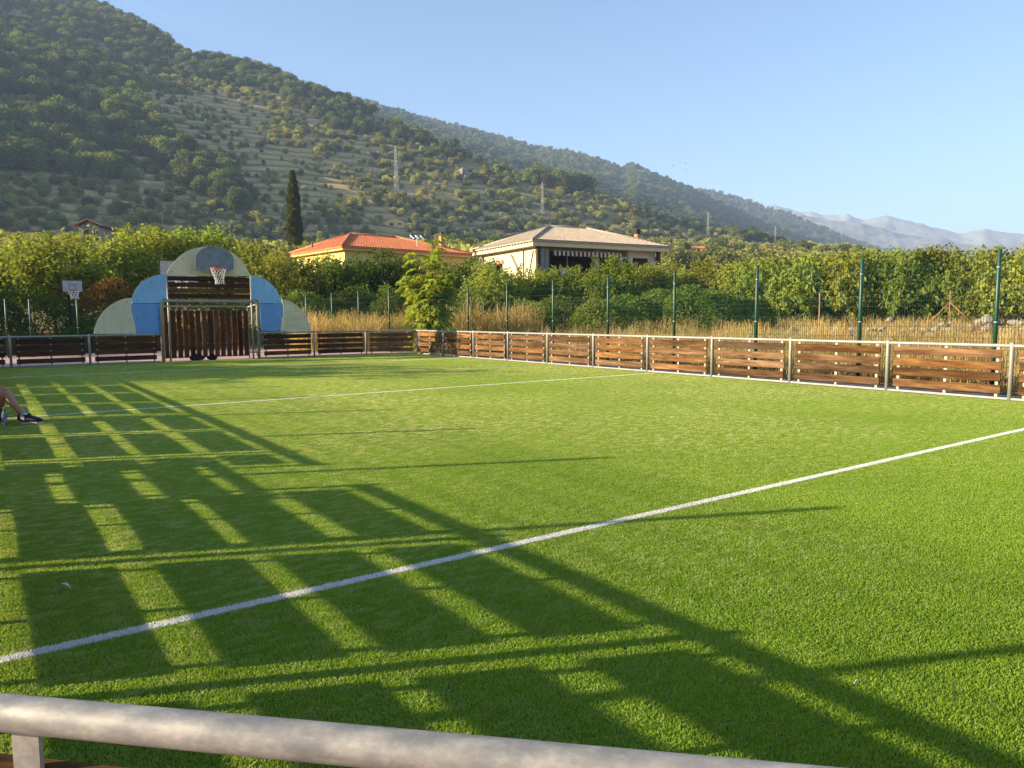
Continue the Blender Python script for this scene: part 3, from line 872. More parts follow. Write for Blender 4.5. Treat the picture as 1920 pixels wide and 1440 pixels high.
# board and hoop on the arch
bo = poly_panel('backboard', smooth_pts([(366.7, 481), (371.5, 473.5), (378, 467.5), (389, 463), (401, 461.5), (414, 463.5), (425.5, 469), (433, 475.5), (437.7, 482)], 4) + [(438, 505), (430, 508.5), (402, 512), (376, 509), (366.9, 504)], M['plate'], Y=AY - 0.30, thick=0.012)
mb = MB(); c = on_y(402, 495, AY - 0.15); mb.box(c, (0.5, 0.28, 0.3)); mb.build('bracket', M['galv'], bo)
RC = on_y(409, 503.5, AY - 0.66); RRAD = 0.235
mb = MB(); mb.tube([RC + Vector((math.cos(k * math.pi / 12) * RRAD, math.sin(k * math.pi / 12) * RRAD, 0)) for k in range(25)], 0.013, 8, False)
for sx_ in (-0.1, 0.1): mb.bar(RC + Vector((sx_, RRAD * 0.85, 0)), (RC.x + sx_, AY - 0.30, RC.z - 0.02), 0.03, 0.02)
mb.box((RC.x, AY - 0.31, RC.z - 0.05), (0.26, 0.02, 0.16))
rim = mb.build('rim', M['orange'], ga, True)
def hoop_net(C, r0, r1, H, parent, n=12, rows=6, t=0.007, mat='net'):
    mb = MB()
    def P(k, j):
        f = j / rows; rad = r0 + (r1 - r0) * min(1, f * 1.35) + (0.02 * f if j == rows else 0)
        a = (k + 0.5 * j) * 2 * math.pi / n
        return C + Vector((rad * math.cos(a) + 0.05 * f * f, rad * math.sin(a), -H * f))
    for j in range(rows):
        for k in range(n):
            mb.tube([P(k, j), P(k, j + 1)], t, 4, False)
            mb.tube([P(k, j), P(k - 1, j + 1)], t, 4, False)
    return mb.build('net', M[mat], parent)
hoop_net(RC, RRAD, 0.13, 0.50, ga)
# bags left in the goal mouth
def bag(px, py, L, H, label, seed):
    p = on_y(px, py, YB + GD - 0.28)
    random.seed(seed)
    e = empty('sports_bag', (p.x, p.y, 0.0)); tag(e, label, 'bag')
    mb = MB(); mb.ball((0, 0, H * 0.5), 1.0, 16, 10, (L / 2, 0.15, H / 2), 0.16); mb.build('body', M['black'], e, True)
    mb = MB(); mb.tube([(-L * .25, -0.05, H * .85), (-L * .18, -0.07, H * 1.12), (L * .12, -0.07, H * 1.14), (L * .22, -0.05, H * .86)], 0.016, 6); mb.build('strap', M['black'], e, True)
    mb = MB(); mb.box((0.0, -0.145, H * .42), (L * .5, 0.03, H * .4)); mb.build('pocket', M['black'], e)
bag(369, 668, 0.50, 0.21, 'larger black bag on the ground at the goal slats, left of the smaller one', 4)
bag(398, 668, 0.32, 0.17, 'smaller black bag on the ground at the goal slats, right of the larger one', 5)
random.seed(11)

# ------------------------------------------------------------------ green mesh fences
def mesh_panel(p0, p1, h, dz=0.06):
    p0, p1 = Vector(p0), Vector(p1)
    mb = MB(); d = p1 - p0; L = d.length; d.normalize()
    t = 0.004; s = Vector((-d.y, d.x, 0))
    n = int(L / 0.05)
    for i in range(n + 1):
        q = p0 + d * (i * L / n)
        vs = [q + d * t, q - d * t * .5 + s * t, q - d * t * .5 - s * t]
        mb.add([v + Vector((0, 0, dz)) for v in vs] + [v + Vector((0, 0, h)) for v in vs], [(0, 1, 4, 3), (1, 2, 5, 4), (2, 0, 3, 5)])
    z = dz + 0.02
    k = 0
    while z < h:
        dd = 0.022 if k % 6 in (4, 5) else 0.0
        mb.bar(p0 + s * (0.005 + dd) + Vector((0, 0, z)), p1 + s * (0.005 + dd) + Vector((0, 0, z)), 0.006, 0.006)
        z += 0.1 if k % 6 in (3, 4, 5) else 0.2
        k += 1
    return mb
def mesh_fence(pts, h, label, zs=None):
    e = empty('mesh_fence', (pts[0][0], pts[0][1], 0)); tag(e, label, 'fence'); e.location = (0, 0, 0)
    for i, p in enumerate(pts):
        z = zs[i] if zs else 0.0
        mb = MB(); mb.tube([(p[0], p[1], z - 0.05), (p[0], p[1], z + h), (p[0], p[1], z + h + .012)], [0.037, 0.037, 0.024], 10)
        o = mb.build('post', M['green_steel'], e, True)
        for zz in (h * 0.5, h * 0.88):
            k = MB(); k.tube([(p[0], p[1], z + zz - .012), (p[0], p[1], z + zz + .012)], 0.041, 10); k.build('clamp', M['galv'], o, True)
    for i in range(len(pts) - 1):
        z0 = zs[i] if zs else 0; z1 = zs[i + 1] if zs else 0
        mesh_panel((*pts[i], z0), (*pts[i + 1], z0), h - 0.08).build('wire_mesh', M['mesh_green'], e, fix=False)
    return e
GX = 14.62
right_pts = [(GX, 0.7 + 2.5 * i) for i in range(-1, 10)]
cur = Vector(right_pts[-1])
for px in (792, 730, 673, 623, 575, 530):
    d = ray(px, 600); d2 = Vector((d.x, d.y)).normalized()
    bq = cur.dot(d2); disc = bq * bq - (cur.dot(cur) - 2.5 ** 2)
    t = bq + math.sqrt(max(disc, 0.0)) if disc > 0 else bq + 1.5
    cur = d2 * t
    right_pts.append((cur.x, cur.y))
mesh_fence(right_pts, 2.54, 'tall green wire mesh fence on green posts behind the right boards')
mesh_fence([(-2.9, 1.6 + 2.4 * i) for i in range(13)], 2.56, 'green wire mesh fence outside the left boards, out of frame')
lb = [on_y(px, 600, 33.0) for px in (-60, 12, 57, 146, 250)]
mesh_fence([(p.x, p.y) for p in lb], 2.15, 'dark green mesh fence in the shade far behind the left boards')

# ------------------------------------------------------------------ standing hoops behind the wall
def hoop_stand(name, px0, px1, py0, py1, Y, label, frame_mat, post_side=0.0):
    a = on_y(px0, py0, Y); c = on_y(px1, py1, Y)
    cx = (a.x + c.x) / 2; W = c.x - a.x; H = a.z - c.z
    e = empty(name, (cx, Y, 0)); tag(e, label, 'basketball hoop')
    zc = (a.z + c.z) / 2
    mb = MB(); mb.tube([(post_side, 0.35, 0), (post_side, 0.30, c.z - 0.1), (post_side, 0.05, c.z + H * .3)], 0.05, 10); mb.build('pole', M['dark_steel'], e, True)
    mb = MB(); mb.box((0, 0, zc), (W, 0.02, H)); bd = mb.build('backboard', M['board_pale'], e)
    f = MB()
    for s in (-1, 1):
        f.box((s * W / 2, -0.003, zc), (0.03, 0.034, H + .03)); f.box((0, -0.003, zc + s * H / 2), (W + 0.027, 0.031, 0.03))
    f.build('board_frame', frame_mat, e)
    f = MB(); iw, ih, zt = W * .16, H * .22, zc - H * 0.08
    for s in (-1, 1):
        f.box((s * iw, -0.016, zt), (0.045, 0.012, ih * 2)); f.box((0, -0.018, zt + s * ih), (iw * 2 + .045, 0.012, 0.045))
        f.box((s * iw, 0.02, zc), (0.05, 0.03, H))
    f.build('target_square', M['blue'], bd)
    C = Vector((0, -0.33, c.z + 0.06))
    f = MB(); f.tube([C + Vector((math.cos(k * math.pi / 10) * .22, math.sin(k * math.pi / 10) * .22, 0)) for k in range(21)], 0.012, 6, False); f.box((0, -0.07, C.z), (0.1, 0.14, 0.02))
    f.build('rim', M['orange'], e, True)
    hoop_net(C, 0.22, 0.14, 0.36, e, 8, 4, 0.010)
hoop_stand('basketball_hoop', 115.5, 155.5, 525, 548, 37.0, 'small white basketball board on a dark pole behind the left boards', M['dark_steel'], -0.12)
hoop_stand('basketball_hoop', 298.5, 372, 487.5, 530, 29.0, 'black framed basketball board half hidden behind the arch', M['dark_steel'])

# ------------------------------------------------------------------ vegetation builders
def leaf_quads(P, D, size, aspect, g, droop=0.3):
    """rhombic leaf at P pointing along D"""
    n = len(P)
    D = D / np.maximum(np.linalg.norm(D, axis=1)[:, None], 1e-6)
    rnd = g.normal(size=(n, 3))
    S = np.cross(D, rnd); S /= np.maximum(np.linalg.norm(S, axis=1)[:, None], 1e-6)
    L = size * g.uniform(0.7, 1.3, n)[:, None]; Wd = L * aspect
    N = np.cross(D, S)
    mid = P + D * L * 0.45 + N * L * 0.06
    return np.stack([P, mid + S * Wd * 0.5, P + D * L, mid - S * Wd * 0.5], 1)
def limb_tree(seed, H, W, trunk_h, r0, nlimb, mat):
    """trunk and limbs; returns mesh, limb end points"""
    g = random.Random(seed); mb = MB(); ends = []
    top = Vector((g.uniform(-.1, .1), g.uniform(-.1, .1), trunk_h))
    mb.tube([(0, 0, -0.3), (g.uniform(-.04, .04), g.uniform(-.04, .04), trunk_h * .5), top], [r0 * 1.2, r0, r0 * .8], 7)
    for k in range(nlimb):
        a = k * 2.4 + g.uniform(-.4, .4); sp = g.uniform(0.25, 0.95)
        e = Vector((math.cos(a) * W * .5 * sp, math.sin(a) * W * .5 * sp, trunk_h + (H - trunk_h) * g.uniform(0.35, 0.88)))
        m = top.lerp(e, 0.5) + Vector((math.cos(a) * W * .08, math.sin(a) * W * .08, -0.05 * H))
        mb.tube([top - Vector((0, 0, .05)), m, e], [r0 * .6, r0 * .38, r0 * .12], 5)
        ends += [m, e, m.lerp(e, 0.5)]
    return mb.mesh('trunk', mat, True), ends
def crown_mesh(seed, H, W, base, ends, nshoot, nleaf, leaf, aspect, mat, upright=0.6, droop=0.4, shoot=(0.5, 1.1), fill=1.0):
    g = np.random.default_rng(seed)
    # shoot roots: in lumps round the limb points and over an uneven ellipsoid
    ends = np.array([tuple(e) for e in ends])
    nl = 26
    u = g.normal(size=(nl, 3)); u /= np.linalg.norm(u, axis=1)[:, None]
    u[:, 2] = np.abs(u[:, 2]) * 1.15 - 0.35
    rad = g.uniform(0.55, 0.98, nl)
    lump = np.stack([u[:, 0] * W * .5 * rad, u[:, 1] * W * .5 * rad, base + (H - base) * (0.42 + 0.5 * u[:, 2] * rad)], -1)
    cent = np.concatenate([lump, ends])
    ci = g.integers(0, len(cent), nshoot)
    c0 = cent[ci] + g.normal(size=(nshoot, 3)) * np.array([W * .085, W * .085, (H - base) * .07]) * fill
    out = c0 - np.array([0, 0, base + (H - base) * .35]); out[:, 2] *= 0.5
    out /= np.maximum(np.linalg.norm(out, axis=1)[:, None], 1e-6)
    D = out * (1 - upright) + np.array([0, 0, 1.0]) * upright + g.normal(size=(nshoot, 3)) * 0.28
    D /= np.linalg.norm(D, axis=1)[:, None]
    SL = g.uniform(shoot[0], shoot[1], nshoot)
    c0[:, 2] = np.clip(c0[:, 2], base * 0.6, H - SL * 0.55 * D[:, 2])
    t = np.tile(np.linspace(0.02, 1, nleaf), nshoot); si = np.repeat(np.arange(nshoot), nleaf)
    P = c0[si] + D[si] * (SL[si] * t)[:, None]
    P[:, 2] -= 0.10 * (SL[si] * t) ** 2
    lat = g.normal(size=(len(P), 3)); lat -= D[si] * np.sum(lat * D[si], 1)[:, None]
    lat /= np.maximum(np.linalg.norm(lat, axis=1)[:, None], 1e-6)
    LD = lat + D[si] * 0.45 + np.array([0, 0, -1.0]) * droop
    P = P + lat * leaf * 0.15
    return quads_mesh('crown', leaf_quads(P, LD, leaf, aspect, g), mat)
def blob_mesh(name, seed, a, b_, c, n, leaf, mat, aspect=0.6, lumps=14, hang=0.3):
    """mound of leaves (half-buried uneven ellipsoid)"""
    g = np.random.default_rng(seed)
    u = g.normal(size=(n, 3)); u /= np.linalg.norm(u, axis=1)[:, None]; u[:, 2] = np.abs(u[:, 2])
    lc = g.normal(size=(lumps, 3)); lc /= np.linalg.norm(lc, axis=1)[:, None]; lc[:, 2] = np.abs(lc[:, 2])
    la = g.uniform(-0.16, 0.26, lumps)
    bump = (np.exp(-(1 - u @ lc.T) * 14) * la).sum(1)
    rr_ = (1 + bump) * (1 - np.abs(g.normal(size=n)) * 0.10)
    P = u * rr_[:, None] * np.array([a, b_, c])
    LD = u * 0.6 + g.normal(size=(n, 3)) * 0.6 + np.array([0, 0, -hang])
    return quads_mesh(name, leaf_quads(P, LD, leaf, aspect, g), mat)

KINDS = {}
def tree_kind(key, seed, H, W, trunk_h, r0, nlimb, nshoot, nleaf, leaf, aspect, leafm, **kw):
    tm, ends = limb_tree(seed, H, W, trunk_h, r0, nlimb, M['bark'])
    cm = crown_mesh(seed + 50, H, W, trunk_h * 0.9, ends, nshoot, nleaf, leaf, aspect, M[leafm], **kw)
    KINDS.setdefault(key, []).append((tm, cm, H, W))
for k in range(3):
    tree_kind('cherry', 10 + k, 5.0, 4.2, 1.1, 0.10, 9, 640, 13, 0.25, 0.46, 'leaf_cherry', upright=0.72, droop=0.25, shoot=(0.6, 1.3))
    tree_kind('fig', 20 + k, 4.6, 4.4, 0.8, 0.10, 9, 560, 12, 0.31, 0.46, 'leaf_fig', upright=0.50, droop=0.9, shoot=(0.5, 1.1))
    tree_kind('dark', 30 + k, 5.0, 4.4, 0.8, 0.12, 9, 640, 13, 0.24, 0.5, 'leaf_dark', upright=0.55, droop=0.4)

def place_tree(kind, px, r, top_py, wpx, name, label, cat='tree', group=None, zbase=None):
    tp = at_r(px, top_py, r)
    g0 = gz(tp.x, tp.y) if zbase is None else zbase
    Ht = tp.z - g0
    Wt = wpx / F_PX * r
    tm, cm, H, W = random.choice(KINDS[kind])
    e = empty(name, (tp.x, tp.y, g0), random.uniform(0, 6.28)); tag(e, label, cat, group)
    s = (Wt / W * 1.06, Wt / W * 1.06, Ht / H * 0.93)
    link('trunk', tm, None, e, scale=s); link('crown', cm, None, e, scale=s)
    return e

# orchard and garden trees behind the fences, left to right
TREES = [
 ('cherry', -70, 50, 446, 120, 'orchard tree cut by the left picture edge'),
 ('cherry', 25, 52, 440, 110, 'sunlit orchard tree at the far left, below the hillside road bank'),
 ('cherry', 92, 46, 436, 125, 'tall yellow green orchard tree standing above the small basketball board'),
 ('cherry', 165, 54, 436, 110, 'orchard tree just below the small stone shed'),
 ('cherry', 222, 50, 432, 115, 'yellow green orchard tree above the brown vine'),
 ('cherry', 282, 53, 428, 115, 'sunlit orchard tree left of the arch top'),
 ('cherry', 345, 56, 424, 115, 'orchard tree rising directly behind the arch top'),
 ('cherry', 408, 58, 436, 110, 'orchard tree behind the right shoulder of the arch top'),
 ('cherry', 455, 52, 455, 100, 'orchard tree between the arch and the poplar'),
 ('cherry', 508, 49, 460, 100, 'orchard tree in front of the left end of the red roof'),
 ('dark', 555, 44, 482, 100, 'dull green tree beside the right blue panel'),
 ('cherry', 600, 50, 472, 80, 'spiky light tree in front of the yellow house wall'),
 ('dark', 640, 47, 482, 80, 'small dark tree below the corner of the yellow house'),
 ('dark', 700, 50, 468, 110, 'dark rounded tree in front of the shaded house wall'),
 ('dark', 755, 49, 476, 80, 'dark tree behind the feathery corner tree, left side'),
 ('cherry', 715, 43, 527, 85, 'low light green tree behind the corner mesh fence'),
 ('dark', 868, 50, 486, 90, 'dark tree between the red and tan roofed houses'),
 ('cherry', 925, 42, 487, 100, 'light green tree at the left foot of the tan roofed house'),
 ('cherry', 985, 45, 494, 90, 'garden tree below the terrace corner of the tan roofed house'),
 ('cherry', 1040, 44, 500, 80, 'low garden tree below the terrace awning'),
 ('cherry', 1085, 45, 498, 70, 'low garden tree below the dark terrace railing'),
 ('cherry', 1147, 41, 476, 85, 'bushy tree covering the middle of the terrace'),
 ('cherry', 1215, 44, 493, 80, 'bushy tree below the shuttered window'),
 ('cherry', 1280, 47, 484, 80, 'tree at the right corner of the tan roofed house'),
 ('cherry', 1330, 45, 484, 85, 'orchard tree just right of the tan roofed house'),
 ('fig', 1385, 43, 488, 90, 'broad leaved tree behind the fourth green post from the right'),
 ('fig', 1440, 41, 480, 95, 'broad leaved tree between the third and fourth green posts from the right'),
 ('fig', 1492, 40, 474, 95, 'broad leaved tree above the lone rusty post'),
 ('fig', 1545, 41, 472, 95, 'broad leaved tree left of the second green post from the right'),
 ('fig', 1598, 40, 464, 95, 'broad leaved tree behind the second green post from the right'),
 ('fig', 1650, 42, 462, 90, 'tall shooted tree right of the second green post from the right'),
 ('fig', 1702, 40, 462, 95, 'broad leaved tree left of the braced rusty post'),
 ('fig', 1756, 41, 458, 95, 'broad leaved tree directly behind the braced rusty post'),
 ('fig', 1808, 40, 462, 95, 'broad leaved tree above the largest stones'),
 ('fig', 1862, 39, 464, 95, 'broad leaved tree behind the rightmost green post'),
 ('fig', 1915, 38, 452, 100, 'tall broad leaved tree at the right picture edge'),
 ('fig', 1985, 38, 448, 110, 'broad leaved tree just beyond the right picture edge'),
]
for kd, px, r, ty, wp, lab in TREES:
    place_tree(kd, px, r, ty, wp, 'orchard_tree', lab, 'tree')
# unseen trees shading the far left pitch; last three added to shade the bank
for (x, y, h, wdt, lab) in ((-11, 27.5, 6.4, 5.5, 'leafy tree left of the pitch, out of frame, nearest the goal end'), (-16, 33, 6.6, 6.0, 'leafy tree left of the pitch, out of frame, farthest back'), (-12.5, 22.6, 4.3, 3.6, 'smaller leafy tree left of the pitch, out of frame'), (-9, 44, 6.5, 6, 'leafy tree added for shade beyond the left back corner, out of frame, nearest the pitch'), (-16, 45, 7, 7, 'leafy tree added for shade beyond the left back corner, out of frame, middle of three'), (-22, 51, 7.5, 7, 'leafy tree added for shade beyond the left back corner, out of frame, farthest off')):
    tm, cm, H, W = KINDS['dark'][0]
    e = empty('orchard_tree', (x, y, gz(x, y)), x); tag(e, lab, 'tree')
    s = (wdt / W, wdt / W, h / H)
    link('trunk', tm, None, e, scale=s); link('crown', cm, None, e, scale=s)

# bushes and hedges
def bush(name, px, r, top_py, wpx, mat, seed, label, cat='bush', depth=2.4, leaf=0.11, n=5200, group=None, bot=None):
    tp = at_r(px, top_py, r); g0 = gz(tp.x, tp.y) - 0.05
    h = max(0.4, tp.z - g0)
    wd = wpx / F_PX * r / 2
    e = empty(name, (tp.x, tp.y, g0), -math.atan2(tp.x, tp.y)); tag(e, label, cat, group)
    link('foliage', blob_mesh('foliage', seed, wd, depth / 2, h / 1.08, n, leaf, M[mat]), None, e)
    mb = MB(); g = random.Random(seed)
    for k in range(6):
        a = g.uniform(0, 6.28)
        mb.tube([(g.uniform(-.2, .2), g.uniform(-.2, .2), 0), (math.cos(a) * wd * .4, math.sin(a) * depth * .2, h * .5), (math.cos(a) * wd * .7, math.sin(a) * depth * .32, h * .8)], [0.03, 0.02, 0.008], 5)
    mb.build('stems', M['bark'], e)
B_ = [
 (880, 35, 560, 110, 'ivy mound right of the corner tree'), (940, 37, 545, 120, 'bramble mound below the tan roofed house wall'),
 (1000, 35, 560, 120, 'bramble mound left of the fence post under the terrace'), (1060, 37, 548, 120, 'bramble mound under the terrace railing'),
 (1115, 34, 556, 110, 'bramble mound behind the fifth green post from the right'), (1175, 35, 545, 130, 'broad ivy hedge mound under the bushy terrace tree'),
 (1235, 36, 534, 120, 'tall ivy hedge mound below the shuttered window'), (1295, 35, 535, 120, 'ivy hedge mound right of the house corner'),
 (1350, 36, 540, 110, 'last ivy hedge mound before the broad leaved trees'), (1410, 37, 548, 90, 'small bramble mound at the third green post from the right')]
for k, (px, r, ty, wp, lab) in enumerate(B_):
    bush('bramble_bush', px, r, ty, wp, 'leaf_bramble', 300 + k, lab, 'bush', 3.0, 0.12, 5600)
bush('vine_bush', 205, 40, 512, 120, 'leaf_brown', 330, 'brown russet vine thicket between the hoop and the arch', 'bush', 3.0, 0.13, 6500)
bush('vine_bush', 262, 41, 520, 90, 'leaf_brown', 331, 'brown vine thicket tucked behind the left blue panel', 'bush', 3.0, 0.13, 5000)
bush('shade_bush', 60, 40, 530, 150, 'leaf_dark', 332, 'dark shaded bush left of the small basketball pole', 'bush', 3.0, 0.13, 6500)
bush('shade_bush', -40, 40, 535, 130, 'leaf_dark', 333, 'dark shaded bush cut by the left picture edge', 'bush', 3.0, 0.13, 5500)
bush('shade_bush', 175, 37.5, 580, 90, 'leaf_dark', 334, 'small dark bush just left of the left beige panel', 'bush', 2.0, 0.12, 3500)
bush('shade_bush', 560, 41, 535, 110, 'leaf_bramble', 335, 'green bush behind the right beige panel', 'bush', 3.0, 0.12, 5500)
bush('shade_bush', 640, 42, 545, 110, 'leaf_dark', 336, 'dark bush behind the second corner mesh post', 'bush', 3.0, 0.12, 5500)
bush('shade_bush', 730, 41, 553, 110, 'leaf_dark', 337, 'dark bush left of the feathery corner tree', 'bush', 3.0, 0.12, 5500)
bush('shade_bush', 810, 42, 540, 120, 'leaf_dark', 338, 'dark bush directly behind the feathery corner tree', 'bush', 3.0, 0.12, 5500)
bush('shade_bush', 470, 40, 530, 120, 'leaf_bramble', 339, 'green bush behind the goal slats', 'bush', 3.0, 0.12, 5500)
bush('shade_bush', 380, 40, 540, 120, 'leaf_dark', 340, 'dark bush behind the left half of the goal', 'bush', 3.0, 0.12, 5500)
for k, px in enumerate((1470, 1540, 1610, 1690, 1765, 1840, 1910)):
    bush('shade_bush', px, 41, 545, 100, 'leaf_fig', 350 + k, ['dark undergrowth left of the lone rusty post', 'dark undergrowth right of the lone rusty post', 'undergrowth behind the second green post from the right', 'undergrowth left of the braced post', 'undergrowth right behind the braced post', 'undergrowth above the stone heap', 'undergrowth at the right picture edge'][k], 'bush', 2.4, 0.16, 3600)

# feathery tree in the corner
def frond_tree(x, y, z, H, W, nst, seed, label, name='feathery_tree', leafm='leaf_ailanthus', bushy=1.0):
    g = np.random.default_rng(seed); gr_ = random.Random(seed)
    e = empty(name, (x, y, z)); tag(e, label, 'tree')
    mb = MB(); Q = []
    for s in range(nst):
        a = s * 2.4 + gr_.uniform(-.3, .3); rad = W * 0.5 * (0.08 + 0.62 * math.sqrt((s + .2) / nst))
        hh = H * gr_.uniform(0.62, 0.86) * (1.06 - 0.22 * rad / (W * .35)) if s else H * 0.93
        top = Vector((math.cos(a) * rad, math.sin(a) * rad, hh))
        mb.tube([(math.cos(a) * rad * .45, math.sin(a) * rad * .45, -0.1), (math.cos(a) * rad * .8, math.sin(a) * rad * .8, hh * .5), top], [0.04, 0.028, 0.012], 6)
        nf = int(34 * bushy)
        for k in range(nf):
            t = 0.08 + 0.92 * (k + gr_.random()) / nf
            root = Vector((math.cos(a) * rad * (.3 + .7 * t), math.sin(a) * rad * (.3 + .7 * t), hh * t))
            ph = gr_.uniform(0, 6.28); fl = gr_.uniform(0.35, 0.66) * (1.1 - 0.3 * t) * W / 2.0
            up = gr_.uniform(0.45, 1.25)
            nl = 15
            pts = []
            for j in range(nl):
                q = (j + 1) / nl
                pts.append((root.x + math.cos(ph) * fl * q, root.y + math.sin(ph) * fl * q, root.z + fl * (up * q - 0.95 * q * q)))
            P = np.array(pts)
            tg = np.gradient(P, axis=0); tg /= np.linalg.norm(tg, axis=1)[:, None]
            sd = np.cross(tg, [0, 0, 1.0]); sd /= np.maximum(np.linalg.norm(sd, axis=1)[:, None], 1e-6)
            for sgn in (-1, 1):
                Q.append(leaf_quads(P, sd * sgn + tg * 0.35 + np.array([0, 0, -0.35]), 0.16 * W / 2.0, 0.34, g))
    mb.build('trunk', M['bark'], e, True)
    link('crown', quads_mesh('crown', np.concatenate(Q), M[leafm]), None, e)
    return e
cp = at_r(803, 450, 29.6)
frond_tree(cp.x, cp.y, 0.0, cp.z * 1.12, 2.5, 12, 77, 'bright feathery young tree growing at the far corner of the pitch')
cp = at_r(1048, 598, 27.5)
frond_tree(cp.x, cp.y, gz(cp.x, cp.y), 1.15, 0.8, 2, 78, 'tiny sapling in the dry grass behind the right boards', 'sapling', 'leaf_cherry', 0.4)
cp = at_r(915, 500, 35.5)
frond_tree(cp.x, cp.y, gz(cp.x, cp.y), cp.z - gz(cp.x, cp.y), 2.0, 6, 79, 'loose feathery tree left of the tan roofed house', 'feathery_tree', 'leaf_cherry', 0.8)

# dry grass
def grass_clump(seed, n, H, mat='straw'):
    g = np.random.default_rng(seed)
    x, y = g.normal(size=n) * 0.13, g.normal(size=n) * 0.13
    h = H * g.uniform(0.45, 1.1, n); a = g.uniform(0, 6.283, n); w_ = g.uniform(0.003, 0.007, n)
    ln = h * g.uniform(0.05, 0.5, n); la = g.uniform(0, 6.283, n)
    d = np.stack([np.cos(a) * w_, np.sin(a) * w_, 0 * a], -1); b0 = np.stack([x, y, 0 * x - 0.03], -1)
    tp = b0 + np.stack([np.cos(la) * ln, np.sin(la) * ln, h], -1); md = b0 + np.stack([np.cos(la) * ln * .3, np.sin(la) * ln * .3, h * .6], -1)
    q1 = np.stack([b0 - d, b0 + d, md + d * .9, md - d * .9], 1); q2 = np.stack([md - d * .9, md + d * .9, tp + d * .7, tp - d * .7], 1)
    return bpy.data.objects.new('grass', quads_mesh('grass', np.concatenate([q1, q2]), M[mat]))
gk = [grass_clump(400 + k, 70, 0.40) for k in range(4)] + [grass_clump(410 + k, 40, 0.85) for k in range(2)]
n = 15000
az_ = np.radians(rng.uniform(20, 82, n)); r_ = np.sqrt(rng.uniform(12.0 ** 2, 46.0 ** 2, n))
gx_, gy_ = r_ * np.sin(az_), r_ * np.cos(az_)
fy = np.array([q[1] for q in right_pts]); fx = np.array([q[0] for q in right_pts]); fo = np.argsort(fy)
ok = gx_ > np.interp(gy_, fy[fo], fx[fo]) + 0.3
gx_, gy_ = gx_[ok], gy_[ok]
gP = np.stack([gx_, gy_, terrain(gx_, gy_)], -1)
tall = (wob(gx_, gy_, 4.0, 5) + rng.normal(size=len(gx_)) * .3) > 0.45
nt_ = 700
tpx = rng.uniform(560, 1000, nt_); trr = rng.uniform(31.5, 37.5, nt_)
taz = np.radians([azel(q, 600)[0] for q in tpx]); tx_, ty_ = trr * np.sin(taz), trr * np.cos(taz)
gP = np.concatenate([gP, np.stack([tx_, ty_, terrain(tx_, ty_)], -1)]); gx_ = np.concatenate([gx_, tx_]); gy_ = np.concatenate([gy_, ty_]); tall = np.concatenate([tall, np.ones(nt_, bool)])
gi = np.where(tall, rng.integers(4, 6, len(gx_)), rng.integers(0, 4, len(gx_)))
gs = rng.uniform(0.7, 1.25, len(gx_))[:, None] * np.ones((1, 3))
gs[-nt_:] *= (1.1 + 0.9 * np.clip(0.5 + 0.9 * wob(tx_, ty_, 3.5, 9), 0, 1))[:, None]
dg = gn_scatter('dry_grass', gP, rng.uniform(0, 6.28, len(gx_)), gs, gi, gk)
tag(dg, 'golden dry grass on the bank behind the mesh fence', 'grass', kind='stuff')
n = 1500
gx_ = rng.uniform(-9, 9, n); gy_ = rng.uniform(35.3, 43, n)
gP = np.stack([gx_, gy_, terrain(gx_, gy_)], -1)
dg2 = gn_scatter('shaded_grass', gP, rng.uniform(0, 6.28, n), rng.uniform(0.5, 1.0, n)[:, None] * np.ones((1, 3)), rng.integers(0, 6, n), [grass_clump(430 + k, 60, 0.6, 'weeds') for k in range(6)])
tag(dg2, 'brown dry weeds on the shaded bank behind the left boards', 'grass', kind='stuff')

# ------------------------------------------------------------------ stone wall, rusty posts
sw = empty('stone_wall', (0, 0, 0)); tag(sw, 'tumbled dry stone wall below the broad leaved trees', 'stone wall')
stone_me = []
for k in range(5):
    random.seed(500 + k); mb = MB(); mb.ball((0, 0, 0), 1.0, 8, 6, (1, 0.8, 0.7), 0.14); stone_me.append(mb.mesh('stone', M['stone']))
random.seed(21)
for k in range(150):
    px = random.uniform(1470, 1930)
    big = max(0, 1 - abs(px - 1830) / 110)
    r = 31.5 + random.uniform(-.3, .3)
    p = at_r(px, 600, r); g0 = gz(p.x, p.y)
    s = random.uniform(0.08, 0.15) * (1 + 0.4 * big)
    lay = random.choice((0, 0, 1, 2)) if big > 0.2 else random.choice((0, 0, 0, 1))
    link('stone', stone_me[k % 5], None, sw, (p.x, p.y, g0 + 0.35 + lay * 0.2 + s * .3), (random.uniform(-.5, .5), random.uniform(-.5, .5), random.uniform(0, 6)), (s * random.uniform(.9, 1.4), s, s * random.uniform(.7, 1)))
for px, py, s in ((1853, 601, 0.27), (1836, 605, 0.19), (1849, 617, 0.22), (1668, 600, 0.15), (1822, 615, 0.17)):
    p = at_r(px, py, 31.2)
    link('stone', stone_me[2], None, sw, p, (0, 0.3, px), (s, s, s * 1.05))
def stake(px, top, bot, r, label, braces=()):
    a = at_r(px, bot, r); t = at_r(px, top, r)
    e = empty('rusty_post', (a.x, a.y, gz(a.x, a.y))); tag(e, label, 'post'); g0 = gz(a.x, a.y)
    mb = MB(); mb.tube([(0, 0, -0.1), (0, 0, t.z - g0)], 0.032, 8); mb.build('upright', M['rust'], e, True)
    for bx, by in braces:
        q = at_r(bx, by, r); s = at_r(px, top + 22, r)
        mb = MB(); mb.tube([Vector((0, 0, s.z - g0)), q - Vector((a.x, a.y, g0)) - Vector((0, 0, .15))], 0.026, 8); mb.build('brace', M['rust'], e, True)
stake(1536, 549, 601, 32.5, 'thin rusty post standing alone before the broad leaved trees')
stake(1779, 545, 608, 32.5, 'rusty post with two slanting braces', ((1738, 603), (1830, 604)))

